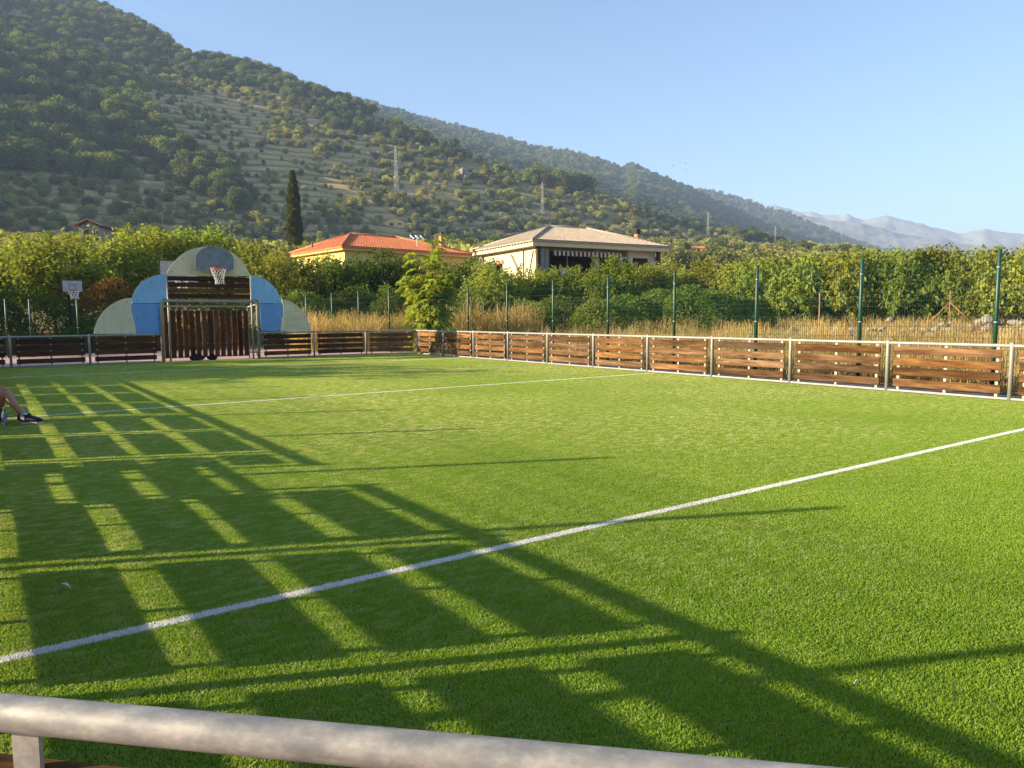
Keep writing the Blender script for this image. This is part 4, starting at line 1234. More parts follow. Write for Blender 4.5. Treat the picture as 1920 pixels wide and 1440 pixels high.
# ------------------------------------------------------------------ houses
def frame2d(C, ux):
    ux = Vector((ux[0], ux[1], 0)).normalized(); uy = Vector((-ux.y, ux.x, 0))
    return lambda a, b_, z: Vector((C[0], C[1], 0)) + ux * a + uy * b_ + Vector((0, 0, z))
def tiled_face(mb, P0, P1, Q0, Q1, pitch=0.24, rad=0.075):
    """barrel tile rows on the quad P0-P1 (eave) / Q0-Q1 (ridge)"""
    P0, P1, Q0, Q1 = map(Vector, (P0, P1, Q0, Q1))
    e = (P1 - P0); L = e.length; e.normalize()
    up = (Q0 - P0); up = up - e * up.dot(e); S = up.length; up.normalize()
    nrm = e.cross(up)
    if nrm.z < 0: nrm = -nrm
    a0 = (Q0 - P0).dot(e); a1 = (Q1 - P0).dot(e)
    n = int(L / pitch)
    for i in range(n):
        x = (i + 0.5) * L / n
        v = 1.0
        if x < a0: v = x / a0
        elif x > a1: v = (L - x) / max(L - a1, 1e-3)
        v = max(0.02, min(1, v)) * S
        nseg = max(1, int(v / 0.42))
        for s in range(nseg):
            v0 = v * s / nseg; v1 = v * (s + 1) / nseg + 0.05
            h0, h1 = 0.02, 0.0
            A = P0 + e * x + up * v0 + nrm * h0; B = P0 + e * x + up * min(v1, v) + nrm * h1
            vs = []
            for c in (A, B):
                for th in (0, 50, 90, 130, 180):
                    vs.append(c + e * (-math.cos(math.radians(th)) * rad) + nrm * (math.sin(math.radians(th)) * rad))
            mb.add(vs, [(k, k + 1, k + 6, k + 5) for k in range(4)] + [(4, 3, 2, 1, 0)])
def hip_roof(e, F, L, D, z, rise, ridge0, ridge1, mat, over=0.0):
    c = [F(-over, -over, z), F(L + over, -over, z), F(L + over, D + over, z), F(-over, D + over, z)]
    r0, r1 = F(ridge0, D / 2, z + rise), F(ridge1, D / 2, z + rise)
    mb = MB()
    th = Vector((0, 0, -0.10))
    vs = c + [r0, r1] + [q + th for q in c]
    mb.add(vs, [(0, 1, 5, 4), (1, 2, 5), (2, 3, 4, 5), (3, 0, 4), (0, 6, 7, 1), (1, 7, 8, 2), (2, 8, 9, 3), (3, 9, 6, 0), (9, 8, 7, 6)])
    rf = mb.build('roof', mat, e)
    mb = MB()
    tiled_face(mb, c[0], c[1], r0, r1); tiled_face(mb, c[3], c[0], r0, r0)
    tiled_face(mb, c[2], c[1], r1, r1) ; tiled_face(mb, c[2], c[3], r1, r0)
    mb.build('roof_tiles', mat, rf, fix=False)
    mb = MB()
    for a, b_ in ((c[0], r0), (c[3], r0), (c[1], r1), (c[2], r1), (r0, r1)):
        mb.tube([a + Vector((0, 0, .05)), b_ + Vector((0, 0, .07))], 0.10, 8)
    mb.build('hip_tiles', mat, rf, True)
    return rf
# tan roofed house with terrace
HC = at_r(998, 449, 55.0); ZE = HC.z
H2 = empty('terrace_house', (HC.x, HC.y, gz(HC.x, HC.y))); tag(H2, 'cream house with weathered tan roof, striped awning and shaded terrace', 'house')
H2.location = (0, 0, 0)
F2 = frame2d((HC.x, HC.y), (0.993, -0.12))
L2_, D2_ = 13.2, 10.6
hip_roof(H2, F2, L2_, D2_, ZE, 1.72, 4.7, 8.3, M['tan_tile'])
def fbox(F, a0, a1, b0, b1, z0, z1, name, mat, parent):
    mb = MB()
    vs = [F(a, b_, z) for z in (z0, z1) for a, b_ in ((a0, b0), (a1, b0), (a1, b1), (a0, b1))]
    mb.add(vs, [(3, 2, 1, 0), (4, 5, 6, 7), (0, 1, 5, 4), (1, 2, 6, 5), (2, 3, 7, 6), (3, 0, 4, 7)])
    return mb.build(name, mat, parent)
zg = 0.4
fbox(F2, 0.12, L2_ - 0.12, 0.12, D2_ - 0.12, ZE - 0.42, ZE - 0.11, 'eave_fascia', M['cream'], H2)
for k in range(22):
    fbox(F2, -0.0 + 0.03, 0.11, 0.3 + k * 0.47, 0.40 + k * 0.47, ZE - 0.19, ZE - 0.105, 'rafter_end', M['dark_wood'], H2)
fbox(F2, 0.75, 1.0, 0.75, D2_ - .75, zg, ZE - 0.42, 'wall', M['cream'], H2)
fbox(F2, 1.003, 9.6, 3.3, 3.5, ZE - 3.6, ZE - 0.4203, 'wall', M['dark_in'], H2)
fbox(F2, 9.4, L2_ - .9, 1.0, D2_ - .8, zg, ZE - 0.42, 'wall', M['cream_dim'], H2)
fbox(F2, 1.003, 9.397, 0.95, D2_ - .9, zg, ZE - 3.05, 'terrace_base', M['cream_dim'], H2)
fbox(F2, 0.70, 0.98, 0.45, 0.73, zg, ZE - 0.42, 'terrace_post', M['dark_wood'], H2)
fbox(F2, L2_ - .95, L2_ - .7, 0.55, 0.80, zg, ZE - 0.42, 'terrace_post', M['dark_wood'], H2)
for a in (3.35, 6.55, 9.1):
    fbox(F2, a, a + 0.07, 0.5, 0.57, ZE - 3.05, ZE - 0.42, 'terrace_post', M['rust'], H2)
# glazed screen
gs_ = fbox(F2, 1.02, 1.06, 0.55, 0.62, ZE - 2.3, ZE - 0.55, 'screen_frame', M['rust'], H2)
fbox(F2, 1.07, 1.75, 0.56, 0.60, ZE - 2.25, ZE - 0.58, 'glass_screen', M['glass'], H2)
for a in (1.40, 1.76): fbox(F2, a, a + .05, 0.54, 0.555, ZE - 2.3, ZE - 0.55, 'screen_frame', M['rust'], H2)
fbox(F2, 1.02, 1.9, 0.55, 0.75, ZE - 3.1, ZE - 2.31, 'brick_parapet', M['brick_orange'], H2)
# awning
aw = MB(); n_ = 26; a0_, a1_ = 1.95, 8.3
for k in range(n_):
    x0, x1 = a0_ + (a1_ - a0_) * k / n_, a0_ + (a1_ - a0_) * (k + 1) / n_
    xm = (x0 + x1) / 2
    vs = [F2(x0, 0.35, ZE - 0.68), F2(x1, 0.35, ZE - 0.68), F2(x1, 0.33, ZE - 1.02), F2(xm, 0.33, ZE - 1.09), F2(x0, 0.33, ZE - 1.02)]
    aw.add(vs + [v + (F2(0, 0.02, 0) - F2(0, 0, 0)) for v in vs], [(0, 1, 2, 3, 4), (9, 8, 7, 6, 5), (0, 5, 6, 1), (2, 7, 8, 3), (3, 8, 9, 4), (1, 6, 7, 2), (4, 9, 5, 0)])
awo = aw.build('awning', M['stripe'], H2)
me = awo.data; inv = Matrix.Rotation(-math.atan2(-0.12, 0.993), 4, 'Z')
# turn the awning into its own axes so its stripes run along it
org = F2(0, 0, 0); me.transform(inv @ Matrix.Translation(-org)); awo.location = org; awo.rotation_euler = (0, 0, math.atan2(-0.12, 0.993))
top = MB(); vs = [F2(a0_, 1.2, ZE - 0.52), F2(a1_, 1.2, ZE - 0.52), F2(a1_, 0.36, ZE - 0.66), F2(a0_, 0.36, ZE - 0.66)]
top.add(vs + [v + Vector((0, 0, -.02)) for v in vs], [(0, 1, 2, 3), (7, 6, 5, 4), (0, 3, 7, 4), (1, 5, 6, 2), (3, 2, 6, 7), (0, 4, 5, 1)]); top.build('awning_top', M['stripe'], H2)
fbox(F2, 3.0, 3.55, 0.62, 0.85, ZE - 3.6, ZE - 1.95, 'white_pillar', M['white'], H2)
fbox(F2, 3.95, 6.2, 0.66, 0.72, ZE - 3.3, ZE - 2.15, 'railing_tarp', M['tarp'], H2)
fbox(F2, 6.15, 6.65, 0.9, 1.3, ZE - 3.05, ZE - 0.52, 'wall_pier', M['cream_dim'], H2)
fbox(F2, 4.0, 6.0, 3.2, 3.28, ZE - 2.9, ZE - 1.2, 'terrace_door', M['dark_wood'], H2)
fbox(F2, 8.45, 9.25, 0.6, 0.95, ZE - 1.75, ZE - 0.95, 'air_conditioner', M['white'], H2)
k_ = MB(); c_ = F2(8.85, 0.59, ZE - 1.35); k_.tube([c_, c_ - (F2(0, 0.03, 0) - F2(0, 0, 0))], 0.26, 16); k_.build('fan_grille', M['dark_steel'], H2)
wn = fbox(F2, 10.0, 11.5, 0.96, 1.02, ZE - 2.5, ZE - 0.95, 'window', M['dark_in'], H2)
fbox(F2, 9.75, 10.35, 0.86, 0.91, ZE - 2.5, ZE - 1.25, 'shutter', M['brown_tile'], H2)
fbox(F2, 11.2, 11.75, 0.86, 0.91, ZE - 2.5, ZE - 1.25, 'shutter', M['brown_tile'], H2)
# hanging cable
k_ = MB(); k_.tube([F2(1.9, 0.5, ZE - 1.7) + Vector((0, 0, -0.5 * math.sin(math.pi * t / 8))) + (F2(1.5 * t / 8, 0, 0) - F2(0, 0, 0)) for t in range(9)], 0.02, 5); k_.build('cable', M['pylon'], H2)
# lit side: small window with orange brick head, leaning poles
fbox(F2, 0.66, 0.745, 6.1, 7.0, ZE - 2.6, ZE - 1.35, 'window', M['dark_in'], H2)
fbox(F2, 0.64, 0.74, 5.9, 7.2, ZE - 1.35, ZE - 1.05, 'window_head', M['brick_orange'], H2)
for b0, b1, z0, z1 in ((4.4, 2.1, ZE - .75, ZE - 3.3), (2.7, 4.6, ZE - 1.5, ZE - 3.5), (0.9, 1.8, ZE - .7, ZE - 3.0), (2.4, 2.4, ZE - .6, ZE - 3.2)):
    k_ = MB(); k_.tube([F2(0.62, b0, z0), F2(0.62, b1, z1)], 0.05, 6); k_.build('pole', M['dark_wood'], H2)
c_ = F2(12.0, 3.0, 0)
k_ = MB(); k_.tube([(c_.x, c_.y, ZE + .3), (c_.x, c_.y, ZE + 1.25)], 0.24, 14); ch = k_.build('chimney', M['brick_orange'], H2, True)
k_ = MB()
for z in (1.27, 1.42, 1.57): k_.tube([(c_.x, c_.y, ZE + z), (c_.x, c_.y, ZE + z + .09)], 0.30, 14)
k_.tube([(c_.x, c_.y, ZE + 1.25), (c_.x, c_.y, ZE + 1.62)], 0.2, 10); k_.build('chimney_cowl', M['dark_steel'], ch)

# red roofed house
HC1 = at_r(641, 461, 55.0); Z1 = HC1.z
H1 = empty('yellow_house', (0, 0, 0)); tag(H1, 'yellow house with bright red tiled hip roof', 'house')
F1 = frame2d((HC1.x, HC1.y), (0.995, 0.10))
L1_, D1_ = 11.9, 8.6
hip_roof(H1, F1, L1_, D1_, Z1, 1.38, 3.1, 7.2, M['red_tile'])
fbox(F1, 0.1, L1_ - .1, 0.1, D1_ - .1, Z1 - 0.26, Z1 - 0.105, 'eave_board', M['yellow'], H1)
fbox(F1, 0.45, L1_ - .45, 0.45, D1_ - .45, 0.5, Z1 - 0.25, 'wall', M['yellow'], H1)
for b0 in (2.2, 5.4):
    fbox(F1, 0.40, 0.452, b0, b0 + 1.0, Z1 - 2.3, Z1 - 1.0, 'window', M['dark_in'], H1)
    fbox(F1, 0.36, 0.45, b0 - .1, b0 + 1.1, Z1 - 2.42, Z1 - 2.31, 'window_sill', M['white'], H1)
for a0 in (2.0, 6.0):
    fbox(F1, a0, a0 + 1.1, 0.40, 0.452, Z1 - 2.3, Z1 - 1.0, 'window', M['dark_in'], H1)
c_ = F1(10.9, 2.9, 0)
k_ = MB(); k_.box((c_.x, c_.y, Z1 + 0.85), (0.34, 0.34, 1.9), 0.1); k_.build('chimney', M['brick_orange'], H1)
k_ = MB(); k_.box((c_.x, c_.y, Z1 + 1.87), (0.30, 0.30, 0.14), 0.1); k_.build('chimney_cap', M['dark_steel'], H1)
c_ = F1(0.7, 6.0, 0)
k_ = MB(); k_.tube([(c_.x, c_.y, Z1 + .2), (c_.x, c_.y, Z1 + .75)], 0.09, 8); k_.build('vent_pipe', M['rust'], H1)
c_ = at_r(782, 449, 60)
k_ = MB(); k_.tube([(c_.x, c_.y, Z1 + 0.4), (c_.x, c_.y, c_.z + .3)], 0.03, 6)
for q in (-.45, 0, .45): k_.tube([(c_.x + q, c_.y - .3, c_.z), (c_.x + q, c_.y + .3, c_.z + .35)], 0.04, 6)
k_.tube([(c_.x - .6, c_.y, c_.z + .15), (c_.x + .6, c_.y, c_.z + .15)], 0.04, 6); k_.build('aerial', M['white'], H1)

def small_house(name, px0, px1, eave_py, ridge_py, r, depth, wall, roofm, label, gable_front=True, hs=2.6, turn=0.0, door=True):
    a, c = at_r(px0, eave_py, r), at_r(px1, eave_py, r)
    W = (c - a).length; ze = a.z; rise = at_r(px0, ridge_py, r).z - ze
    ux = (c - a).normalized(); ux = Matrix.Rotation(turn, 3, 'Z') @ ux
    F = frame2d((a.x, a.y), (ux.x, ux.y))
    e = empty(name, (0, 0, 0)); tag(e, label, 'house')
    z0 = min(ze - hs, gz(a.x, a.y) - .3)
    fbox(F, 0.2, W - .2, 0.2, depth - .2, z0, ze, 'wall', wall, e)
    mb = MB()
    if gable_front:
        vs = [F(-.15, -.15, ze), F(W / 2, -.15, ze + rise), F(W + .15, -.15, ze), F(-.15, depth, ze), F(W / 2, depth, ze + rise), F(W + .15, depth, ze)]
        g_ = MB(); g_.prism([F(.2, .2, ze - .01), F(W - .2, .2, ze - .01), F(W / 2, .2, ze + rise - .08)], F(0, depth - .4, 0) - F(0, 0, 0)); g_.build('gable', wall, e)
    else:
        vs = [F(-.15, -.15, ze), F(-.15, depth / 2, ze + rise), F(-.15, depth + .15, ze), F(W + .15, -.15, ze), F(W + .15, depth / 2, ze + rise), F(W + .15, depth + .15, ze)]
    dn = Vector((0, 0, .14))
    mb.add([v + dn for v in vs] + vs, [(0, 3, 4, 1), (1, 4, 5, 2), (6, 7, 10, 9), (7, 8, 11, 10), (0, 1, 7, 6), (1, 2, 8, 7), (3, 9, 10, 4), (4, 10, 11, 5), (0, 6, 9, 3), (2, 5, 11, 8)])
    mb.build('roof', roofm, e)
    if door:
        fbox(F, W * .30, W * .46, 0.12, 0.199, ze - 1.9, ze - .35, 'door', M['dark_in'], e)
        fbox(F, W * .66, W * .82, 0.12, 0.199, ze - 1.3, ze - .45, 'window', M['dark_in'], e)
    return e
small_house('stone_shed', 141, 193, 424, 412, 84, 7.5, M['stone_wall'], M['brown_tile'], 'small stone shed with brown tiled roof above the left orchard', True, 2.2, R(-24))
_, rh = on_terrain(740, 420); small_house('hill_cottage', 718, 760, 416, 407, max(150, rh - 4), 8, M['yellow'], M['brown_tile'], 'small yellow cottage low on the terraced hillside', True, 3, 0)
_, rh = on_terrain(1313, 480); small_house('hill_cottage', 1297, 1330, 467, 461, max(150, rh - 4), 7, M['brick_orange'], M['red_tile'], 'orange cottage with red roof below a pylon', False, 3.4, 0)

# ------------------------------------------------------------------ pylons
def pylon(px, top, base, label):
    p, r = on_terrain(px, base, 140, 1500)
    H = (base - top) / F_PX * r * 1.02
    e = empty('lattice_pylon', p); tag(e, label, 'pylon', 'pylons along the hillside')
    s = H / 24.0
    mb = MB(); w0, w1 = 0.95 * s, 0.42 * s
    def cn(z): f = z / H; return w0 + (w1 - w0) * f
    for a, b_ in ((1, 1), (1, -1), (-1, 1), (-1, -1)):
        mb.tube([(a * w0, b_ * w0, -2), (a * w1, b_ * w1, H * .93), (0, 0, H)], 0.09 * s, 4)
    nb = 12
    for k in range(nb):
        z0, z1 = H * .93 * k / nb, H * .93 * (k + 1) / nb; c0, c1 = cn(z0), cn(z1)
        for q in range(4):
            cs = ((1, 1), (-1, 1), (-1, -1), (1, -1)); A = cs[q]; B = cs[(q + 1) % 4]
            if k % 2: A, B = B, A
            mb.tube([(A[0] * c0, A[1] * c0, z0), (B[0] * c1, B[1] * c1, z1)], 0.045 * s, 3, False)
    mb.build('lattice_mast', M['pylon'], e)
    for f in (0.90, 0.78, 0.66):
        k_ = MB(); k_.bar((-2.4 * s, 1.6 * s, H * f), (2.4 * s, -1.6 * s, H * f), 0.18 * s, 0.18 * s); k_.build('cross_arm', M['pylon'], e)
pylon(743, 283, 357, 'tallest looking pylon, above the red roofed house')
pylon(1017, 345, 404, 'pylon directly above the tan roofed house')
pylon(1327, 403, 449, 'pylon above the orange cottage')
pylon(1453, 428, 464, 'rightmost pylon low on the slope')

# ------------------------------------------------------------------ hillside trees
def far_tree(seed, H, W, n, leaf, mat, trunk=0.18, squash=1.0):
    g = np.random.default_rng(seed)
    nl = 9
    u = g.normal(size=(nl, 3)); u /= np.linalg.norm(u, axis=1)[:, None]
    lc = np.stack([u[:, 0] * W * .27, u[:, 1] * W * .27, H * (trunk + (1 - trunk) * (0.48 + 0.26 * u[:, 2]))], -1)
    lr = g.uniform(0.20, 0.31, nl) * W
    ci = g.integers(0, nl, n); d = g.normal(size=(n, 3)); d /= np.linalg.norm(d, axis=1)[:, None]
    P = lc[ci] + d * (lr[ci] * g.uniform(0.75, 1.08, n))[:, None] * np.array([1, 1, squash])
    P[:, 2] = np.clip(P[:, 2], H * trunk * .6, H)
    LD = np.cross(d, g.normal(size=(n, 3))) + d * 0.25
    return quads_mesh('crown', leaf_quads(P, LD, leaf, 0.8, g), M[mat])
def trunk_small(H, r):
    mb = MB(); mb.tube([(0, 0, -1), (0.1, 0, H * .45)], [r, r * .6], 6)
    return mb.mesh('trunk', M['bark'], True)
far_kinds = [far_tree(600 + k, 4.2, 4.4, 800, 0.50, 'leaf_hill', 0.06) for k in range(4)] + [far_tree(620 + k, 7.2, 6.6, 1400, 0.56, 'leaf_wood', 0.10, 1.1) for k in range(4)]
far_trunk = [trunk_small(4.2, 0.13)] * 4 + [trunk_small(7.2, 0.22)] * 4
def inside(px, py, poly):
    c = np.zeros(px.shape, bool); n = len(poly)
    for i in range(n):
        x0, y0 = poly[i]; x1, y1 = poly[(i + 1) % n]
        k = ((y0 > py) != (y1 > py)) & (px < (x1 - x0) * (py - y0) / (y1 - y0 + 1e-9) + x0)
        c ^= k
    return c
WOODS = [
 [(-300, -200), (220, -20), (420, 80), (700, 180), (720, 225), (640, 215), (560, 190), (470, 170), (400, 155), (250, 140), (110, 100), (-300, 90)],
 [(-300, 90), (60, 95), (150, 115), (250, 165), (265, 225), (190, 215), (100, 190), (-300, 160)],
 [(-300, 225), (110, 225), (190, 260), (240, 335), (250, 350), (120, 330), (-300, 300)],
 [(195, 190), (260, 200), (340, 285), (440, 340), (480, 415), (380, 385), (300, 310), (220, 270)],
 [(520, 185), (600, 205), (700, 235), (690, 260), (590, 230)],
 [(720, 230), (800, 240), (810, 275), (730, 265)],
 [(820, 265), (870, 285), (880, 310), (830, 300)],
 [(985, 305), (1060, 300), (1130, 320), (1140, 365), (1060, 362), (990, 345)],
 [(1240, 380), (1330, 395), (1325, 420), (1250, 415)],
 [(1355, 425), (1480, 440), (1470, 460), (1370, 455)],
 [(300, 90), (1000, 260), (960, 320), (300, 200)] if False else [(0, 0), (1, 0), (1, 1)],
]
BARE = [[(255, 180), (470, 185), (520, 215), (500, 270), (420, 300), (300, 270)], [(310, 290), (500, 280), (640, 330), (560, 420), (420, 380)], [(560, 300), (700, 290), (720, 360), (600, 400)], [(960, 395), (1010, 395), (1015, 425), (950, 425)]]
N = 95000
az_ = rng.uniform(-9, 76, N); u_ = rng.uniform(0, 1, N)
r_ = np.where(rng.uniform(0, 1, N) < 0.62, np.sqrt(75 ** 2 + u_ * (1150 ** 2 - 75 ** 2)), 1100 + u_ * 980)
r_ = np.where(rng.uniform(0, 1, N) < 0.10, np.sqrt(75 ** 2 + u_ * (300 ** 2 - 75 ** 2)), r_)
rb_ = rb_of(az_)[1]
X = r_ * np.sin(np.radians(az_)); Y = r_ * np.cos(np.radians(az_)); Z = terrain(X, Y)
px, py, dz = project(np.stack([X, Y, Z], -1))
wood = np.zeros(N, bool)
for p_ in WOODS: wood |= inside(px, py, p_)
dark_clump = inside(px, py, WOODS[2]) | inside(px, py, WOODS[3]) | inside(px, py, WOODS[1]) | inside(px, py, WOODS[7])
wood |= r_ > rb_ * 1.10
bare = np.zeros(N, bool)
for p_ in BARE: bare |= inside(px, py, p_)
dens = 0.66 + 0.5 * wob(X, Y, 60, 17) + 0.35 * wob(X, Y, 19, 27)
dens = np.where(bare, dens - 0.24, dens); dens = np.where(wood, np.where(r_ > rb_ * 0.93, 1.5, 0.62 + 0.3 * wob(X, Y, 45, 12)), dens)
r0_ = rb_of(az_)[0]
dens = np.where(~bare, dens + 0.4 * np.clip((r0_ * 1.15 - r_) / 60, 0, 1), dens)
dens = np.where(dark_clump, 1.4, dens)
dens = np.where((px < 500) & (py > 335 + 0.12 * px) & (r_ < rb_), np.maximum(dens, 0.95), dens)
dens = np.where((py > 385) & (r_ < rb_), dens + 0.3, dens)
keep = rng.uniform(0, 1, N) < np.clip(dens, 0.10, 1)
# keep clear of houses, behind-the-ridge ground and the garden band
keep &= ~((r_ > rb_ + 30) & (r_ < rb_ + 140))
keep &= (r_ > 75)
_, ptop, _ = project(np.stack([X, Y, Z + 6.0], -1))
keep &= ~((r_ < 170) & (az_ > 40) & (ptop < 478)) & ~((r_ < 130) & (ptop < 425))
for hx, hy, hr in ((F2(6.6, 5, 0).x, F2(6.6, 5, 0).y, 10), (F1(6, 4, 0).x, F1(6, 4, 0).y, 10)):
    keep &= np.hypot(X - hx, Y - hy) > hr
sh = at_r(150, 424, 88); keep &= np.hypot(X - sh.x, Y - sh.y) > 9
for o in bpy.data.objects:
    if o.name.startswith('lattice_pylon'): keep &= np.hypot(X - o.location.x, Y - o.location.y) > 7
for pxx, pyy in ((740, 418), (1313, 478)):
    q, rr_ = on_terrain(pxx, pyy); keep &= ~((np.abs(az_ - azel(pxx, pyy)[0]) < 1.1) & (r_ > rr_ - 28) & (r_ < rr_ + 6))
X, Y, Z, wood, bare, dark_clump, r_, px, py = (a[keep] for a in (X, Y, Z, wood, bare, dark_clump, r_, px, py))
kind = np.where(wood, rng.integers(4, 8, len(X)), rng.integers(0, 4, len(X)))
oddbig = (~wood) & (r_ > 180) & (rng.uniform(0, 1, len(X)) < 0.05); kind = np.where(oddbig, rng.integers(4, 8, len(X)), kind)
S = rng.uniform(0.65, 1.25, len(X)) * np.where(oddbig, 0.75, 1.0) * np.where(r_ > 1100, 1.3, 1.0) * np.where(bare & ~wood, 0.72, 1.0) * np.where(dark_clump & (r_ < 700), 1.45, 1.0)
S3 = np.stack([S * rng.uniform(.85, 1.2, len(X)), S * rng.uniform(.85, 1.2, len(X)), S * rng.uniform(.8, 1.15, len(X))], -1)
ROT = rng.uniform(0, 6.28, len(X))
inview = (px > -20) & (px < 1940) & (py > 0) & (py < 480)
size = S * np.where(kind >= 4, 7.2, 4.2) / r_
size = np.where(inview, size, 0)
order = np.argsort(-size)
big_small = [i for i in order if kind[i] < 4][:280]; big_wood = [i for i in order if kind[i] >= 4][:280]
chosen = np.zeros(len(X), bool); chosen[big_small] = True; chosen[big_wood] = True
for lst, nm, lab, grp in ((big_small, 'terrace_tree', 'one of the small rounded trees dotting the terraced hillside', 'small trees on the hillside terraces'),
                          (big_wood, 'woodland_tree', 'one of the larger dark trees in the hillside woods', 'large dark trees on the hillside')):
    for i in lst:
        e = empty(nm, (X[i], Y[i], Z[i] - 0.15), ROT[i]); tag(e, lab, 'tree', grp)
        e.scale = S3[i]
        link('trunk', far_trunk[kind[i]], None, e); link('crown', far_kinds[kind[i]], None, e)
kobj = [bpy.data.objects.new('k', m) for m in far_kinds]
rest = ~chosen
hw = gn_scatter('hillside_woods', np.stack([X, Y, Z - 0.15], -1)[rest], ROT[rest], S3[rest], kind[rest], kobj)
tag(hw, 'orchards and woods covering the hillsides and far ridges', 'woods', kind='stuff')

# poplar
pb, pr = at_r(553, 470, 138), 138
pt_ = at_r(553, 323, 138)
pop = empty('poplar_tree', (pb.x, pb.y, gz(pb.x, pb.y))); tag(pop, 'tall narrow dark poplar left of the red roofed house', 'tree')
g = np.random.default_rng(900); Hp = pt_.z - gz(pb.x, pb.y); n = 5200
t = g.uniform(0, 1, n) ** 0.85; wr = 1.45 * np.sin(np.pi * np.clip(t * .93 + .06, 0, 1)) ** 0.6 * (1.05 - 0.55 * t)
a = g.uniform(0, 6.283, n); lump = 1 + 0.28 * np.sin(a * 3 + t * 22) * np.sin(t * 37 + a)
P = np.stack([np.cos(a) * wr * lump * g.uniform(.7, 1.05, n), np.sin(a) * wr * lump * g.uniform(.7, 1.05, n), Hp * (0.06 + .94 * t)], -1)
LD = np.stack([np.cos(a) * .3, np.sin(a) * .3, np.ones(n)], -1) + g.normal(size=(n, 3)) * 0.4
link('crown', quads_mesh('crown', leaf_quads(P, LD, 0.5, 0.6, g), M['leaf_poplar']), None, pop)
mb = MB(); mb.tube([(0, 0, -.5), (0, 0, Hp * .5), (0, 0, Hp * .9)], [0.3, 0.18, 0.05], 8); mb.build('trunk', M['bark'], pop, True)

# rock outcrop and little white things on the slope
random.seed(33)
p, r = on_terrain(872, 336)
e = empty('rock_outcrop', p); tag(e, 'pale pinkish rock outcrop on the slope', 'rock')
for k in range(9):
    mb = MB(); mb.ball((random.uniform(-3, 3), random.uniform(-2, 2), random.uniform(0, 6)), random.uniform(1.2, 2.4), 8, 6, (1, 1, 1.1), 0.15); mb.build('boulder', M['stone'], e)
for px_, py_, lab in ((880, 441, 'white shed roof among the trees between the two houses'), (863, 417, 'small pale hut on the lower terraces')):
    p, r = on_terrain(px_, py_, 100)
    e = empty('garden_hut', p); tag(e, lab, 'hut')
    mb = MB(); mb.box((0, 0, 1.0), (3.0, 2.2, 2.0)); mb.build('wall', M['white'], e)
    mb = MB(); mb.prism([Vector((-1.7, -1.3, 2.0)), Vector((1.7, -1.3, 2.0)), Vector((0, -1.3, 2.7))], (0, 2.6, 0)); mb.build('roof', M['white'], e)

# ------------------------------------------------------------------ seated person
FW = Vector((0.79, -0.61, 0)); SD = Vector((0.61, 0.79, 0))     # forward, away from the camera
foot = Vector((0.50, 11.75, 0.0))
ps = empty('person', (0.0, 12.1, 0.0)); ps.location = (0, 0, 0)
tag(ps, 'seated person at the left edge, only bare bent legs and dark shoes in view', 'person')
GZ = 0.03
def skin_obj(name, verts, edges_, radii, mat, parent, sub=2):
    me = bpy.data.meshes.new(name); me.from_pydata([tuple(v) for v in verts], edges_, []); me.materials.append(mat)
    o = link(name, me, None, parent)
    sm = o.modifiers.new('skin', 'SKIN'); sm.use_smooth_shade = True
    for i, rr_ in enumerate(radii):
        q = me.skin_vertices[0].data[i]; q.radius = (rr_, rr_) if not isinstance(rr_, tuple) else rr_
        q.use_root = (i == 0)
    ss = o.modifiers.new('sub', 'SUBSURF'); ss.levels = sub; ss.render_levels = sub
    return o
ank1 = foot - FW * 0.10 + Vector((0, 0, 0.115)); kne1 = foot - FW * 0.345 + Vector((0, 0, 0.435))
ank2 = ank1 + SD * 0.15 - FW * 0.15; kne2 = kne1 + SD * 0.16 - FW * 0.12 + Vector((0, 0, 0.03))
pel = kne1 - FW * 0.36 + SD * 0.10; pel.z = 0.14
hip1 = pel - SD * 0.09; hip2 = pel + SD * 0.09
chest = pel - FW * 0.10 + Vector((0, 0, 0.30)); neck = chest - FW * 0.03 + Vector((0, 0, 0.20)); head = neck + FW * 0.02 + Vector((0, 0, 0.12)); crown_ = head + Vector((0, 0, .12))
sh1 = chest - SD * 0.17 + Vector((0, 0, .14)); sh2 = chest + SD * 0.17 + Vector((0, 0, .14))
el1 = sh1 + FW * 0.12 - SD * 0.08 - Vector((0, 0, .24)); el2 = sh2 + FW * 0.12 + SD * 0.08 - Vector((0, 0, .24))
wr1 = kne1 - FW * 0.13 + Vector((0, 0, .05)) - SD * .02; wr2 = kne2 - FW * 0.13 + Vector((0, 0, .05)) + SD * .02
clf1 = kne1.lerp(ank1, 0.33) - FW * 0.022 - Vector((0, 0, .01)); clf2 = kne2.lerp(ank2, 0.33) - FW * 0.022 - Vector((0, 0, .01))
th1 = hip1.lerp(kne1, .5); th2 = hip2.lerp(kne2, .5)
V_ = [pel, chest, neck, head, crown_, hip1, th1, kne1, clf1, ank1, hip2, th2, kne2, clf2, ank2, sh1, el1, wr1, sh2, el2, wr2]
E_ = [(0, 1), (1, 2), (2, 3), (3, 4), (0, 5), (5, 6), (6, 7), (7, 8), (8, 9), (0, 10), (10, 11), (11, 12), (12, 13), (13, 14), (1, 15), (15, 16), (16, 17), (1, 18), (18, 19), (19, 20)]
R_ = [0.125, 0.125, 0.055, 0.088, 0.07, 0.085, 0.075, 0.055, 0.056, 0.036, 0.085, 0.075, 0.055, 0.056, 0.036, 0.055, 0.04, 0.028, 0.055, 0.04, 0.028]
skin_obj('body', V_, E_, R_, M['skin'], ps)
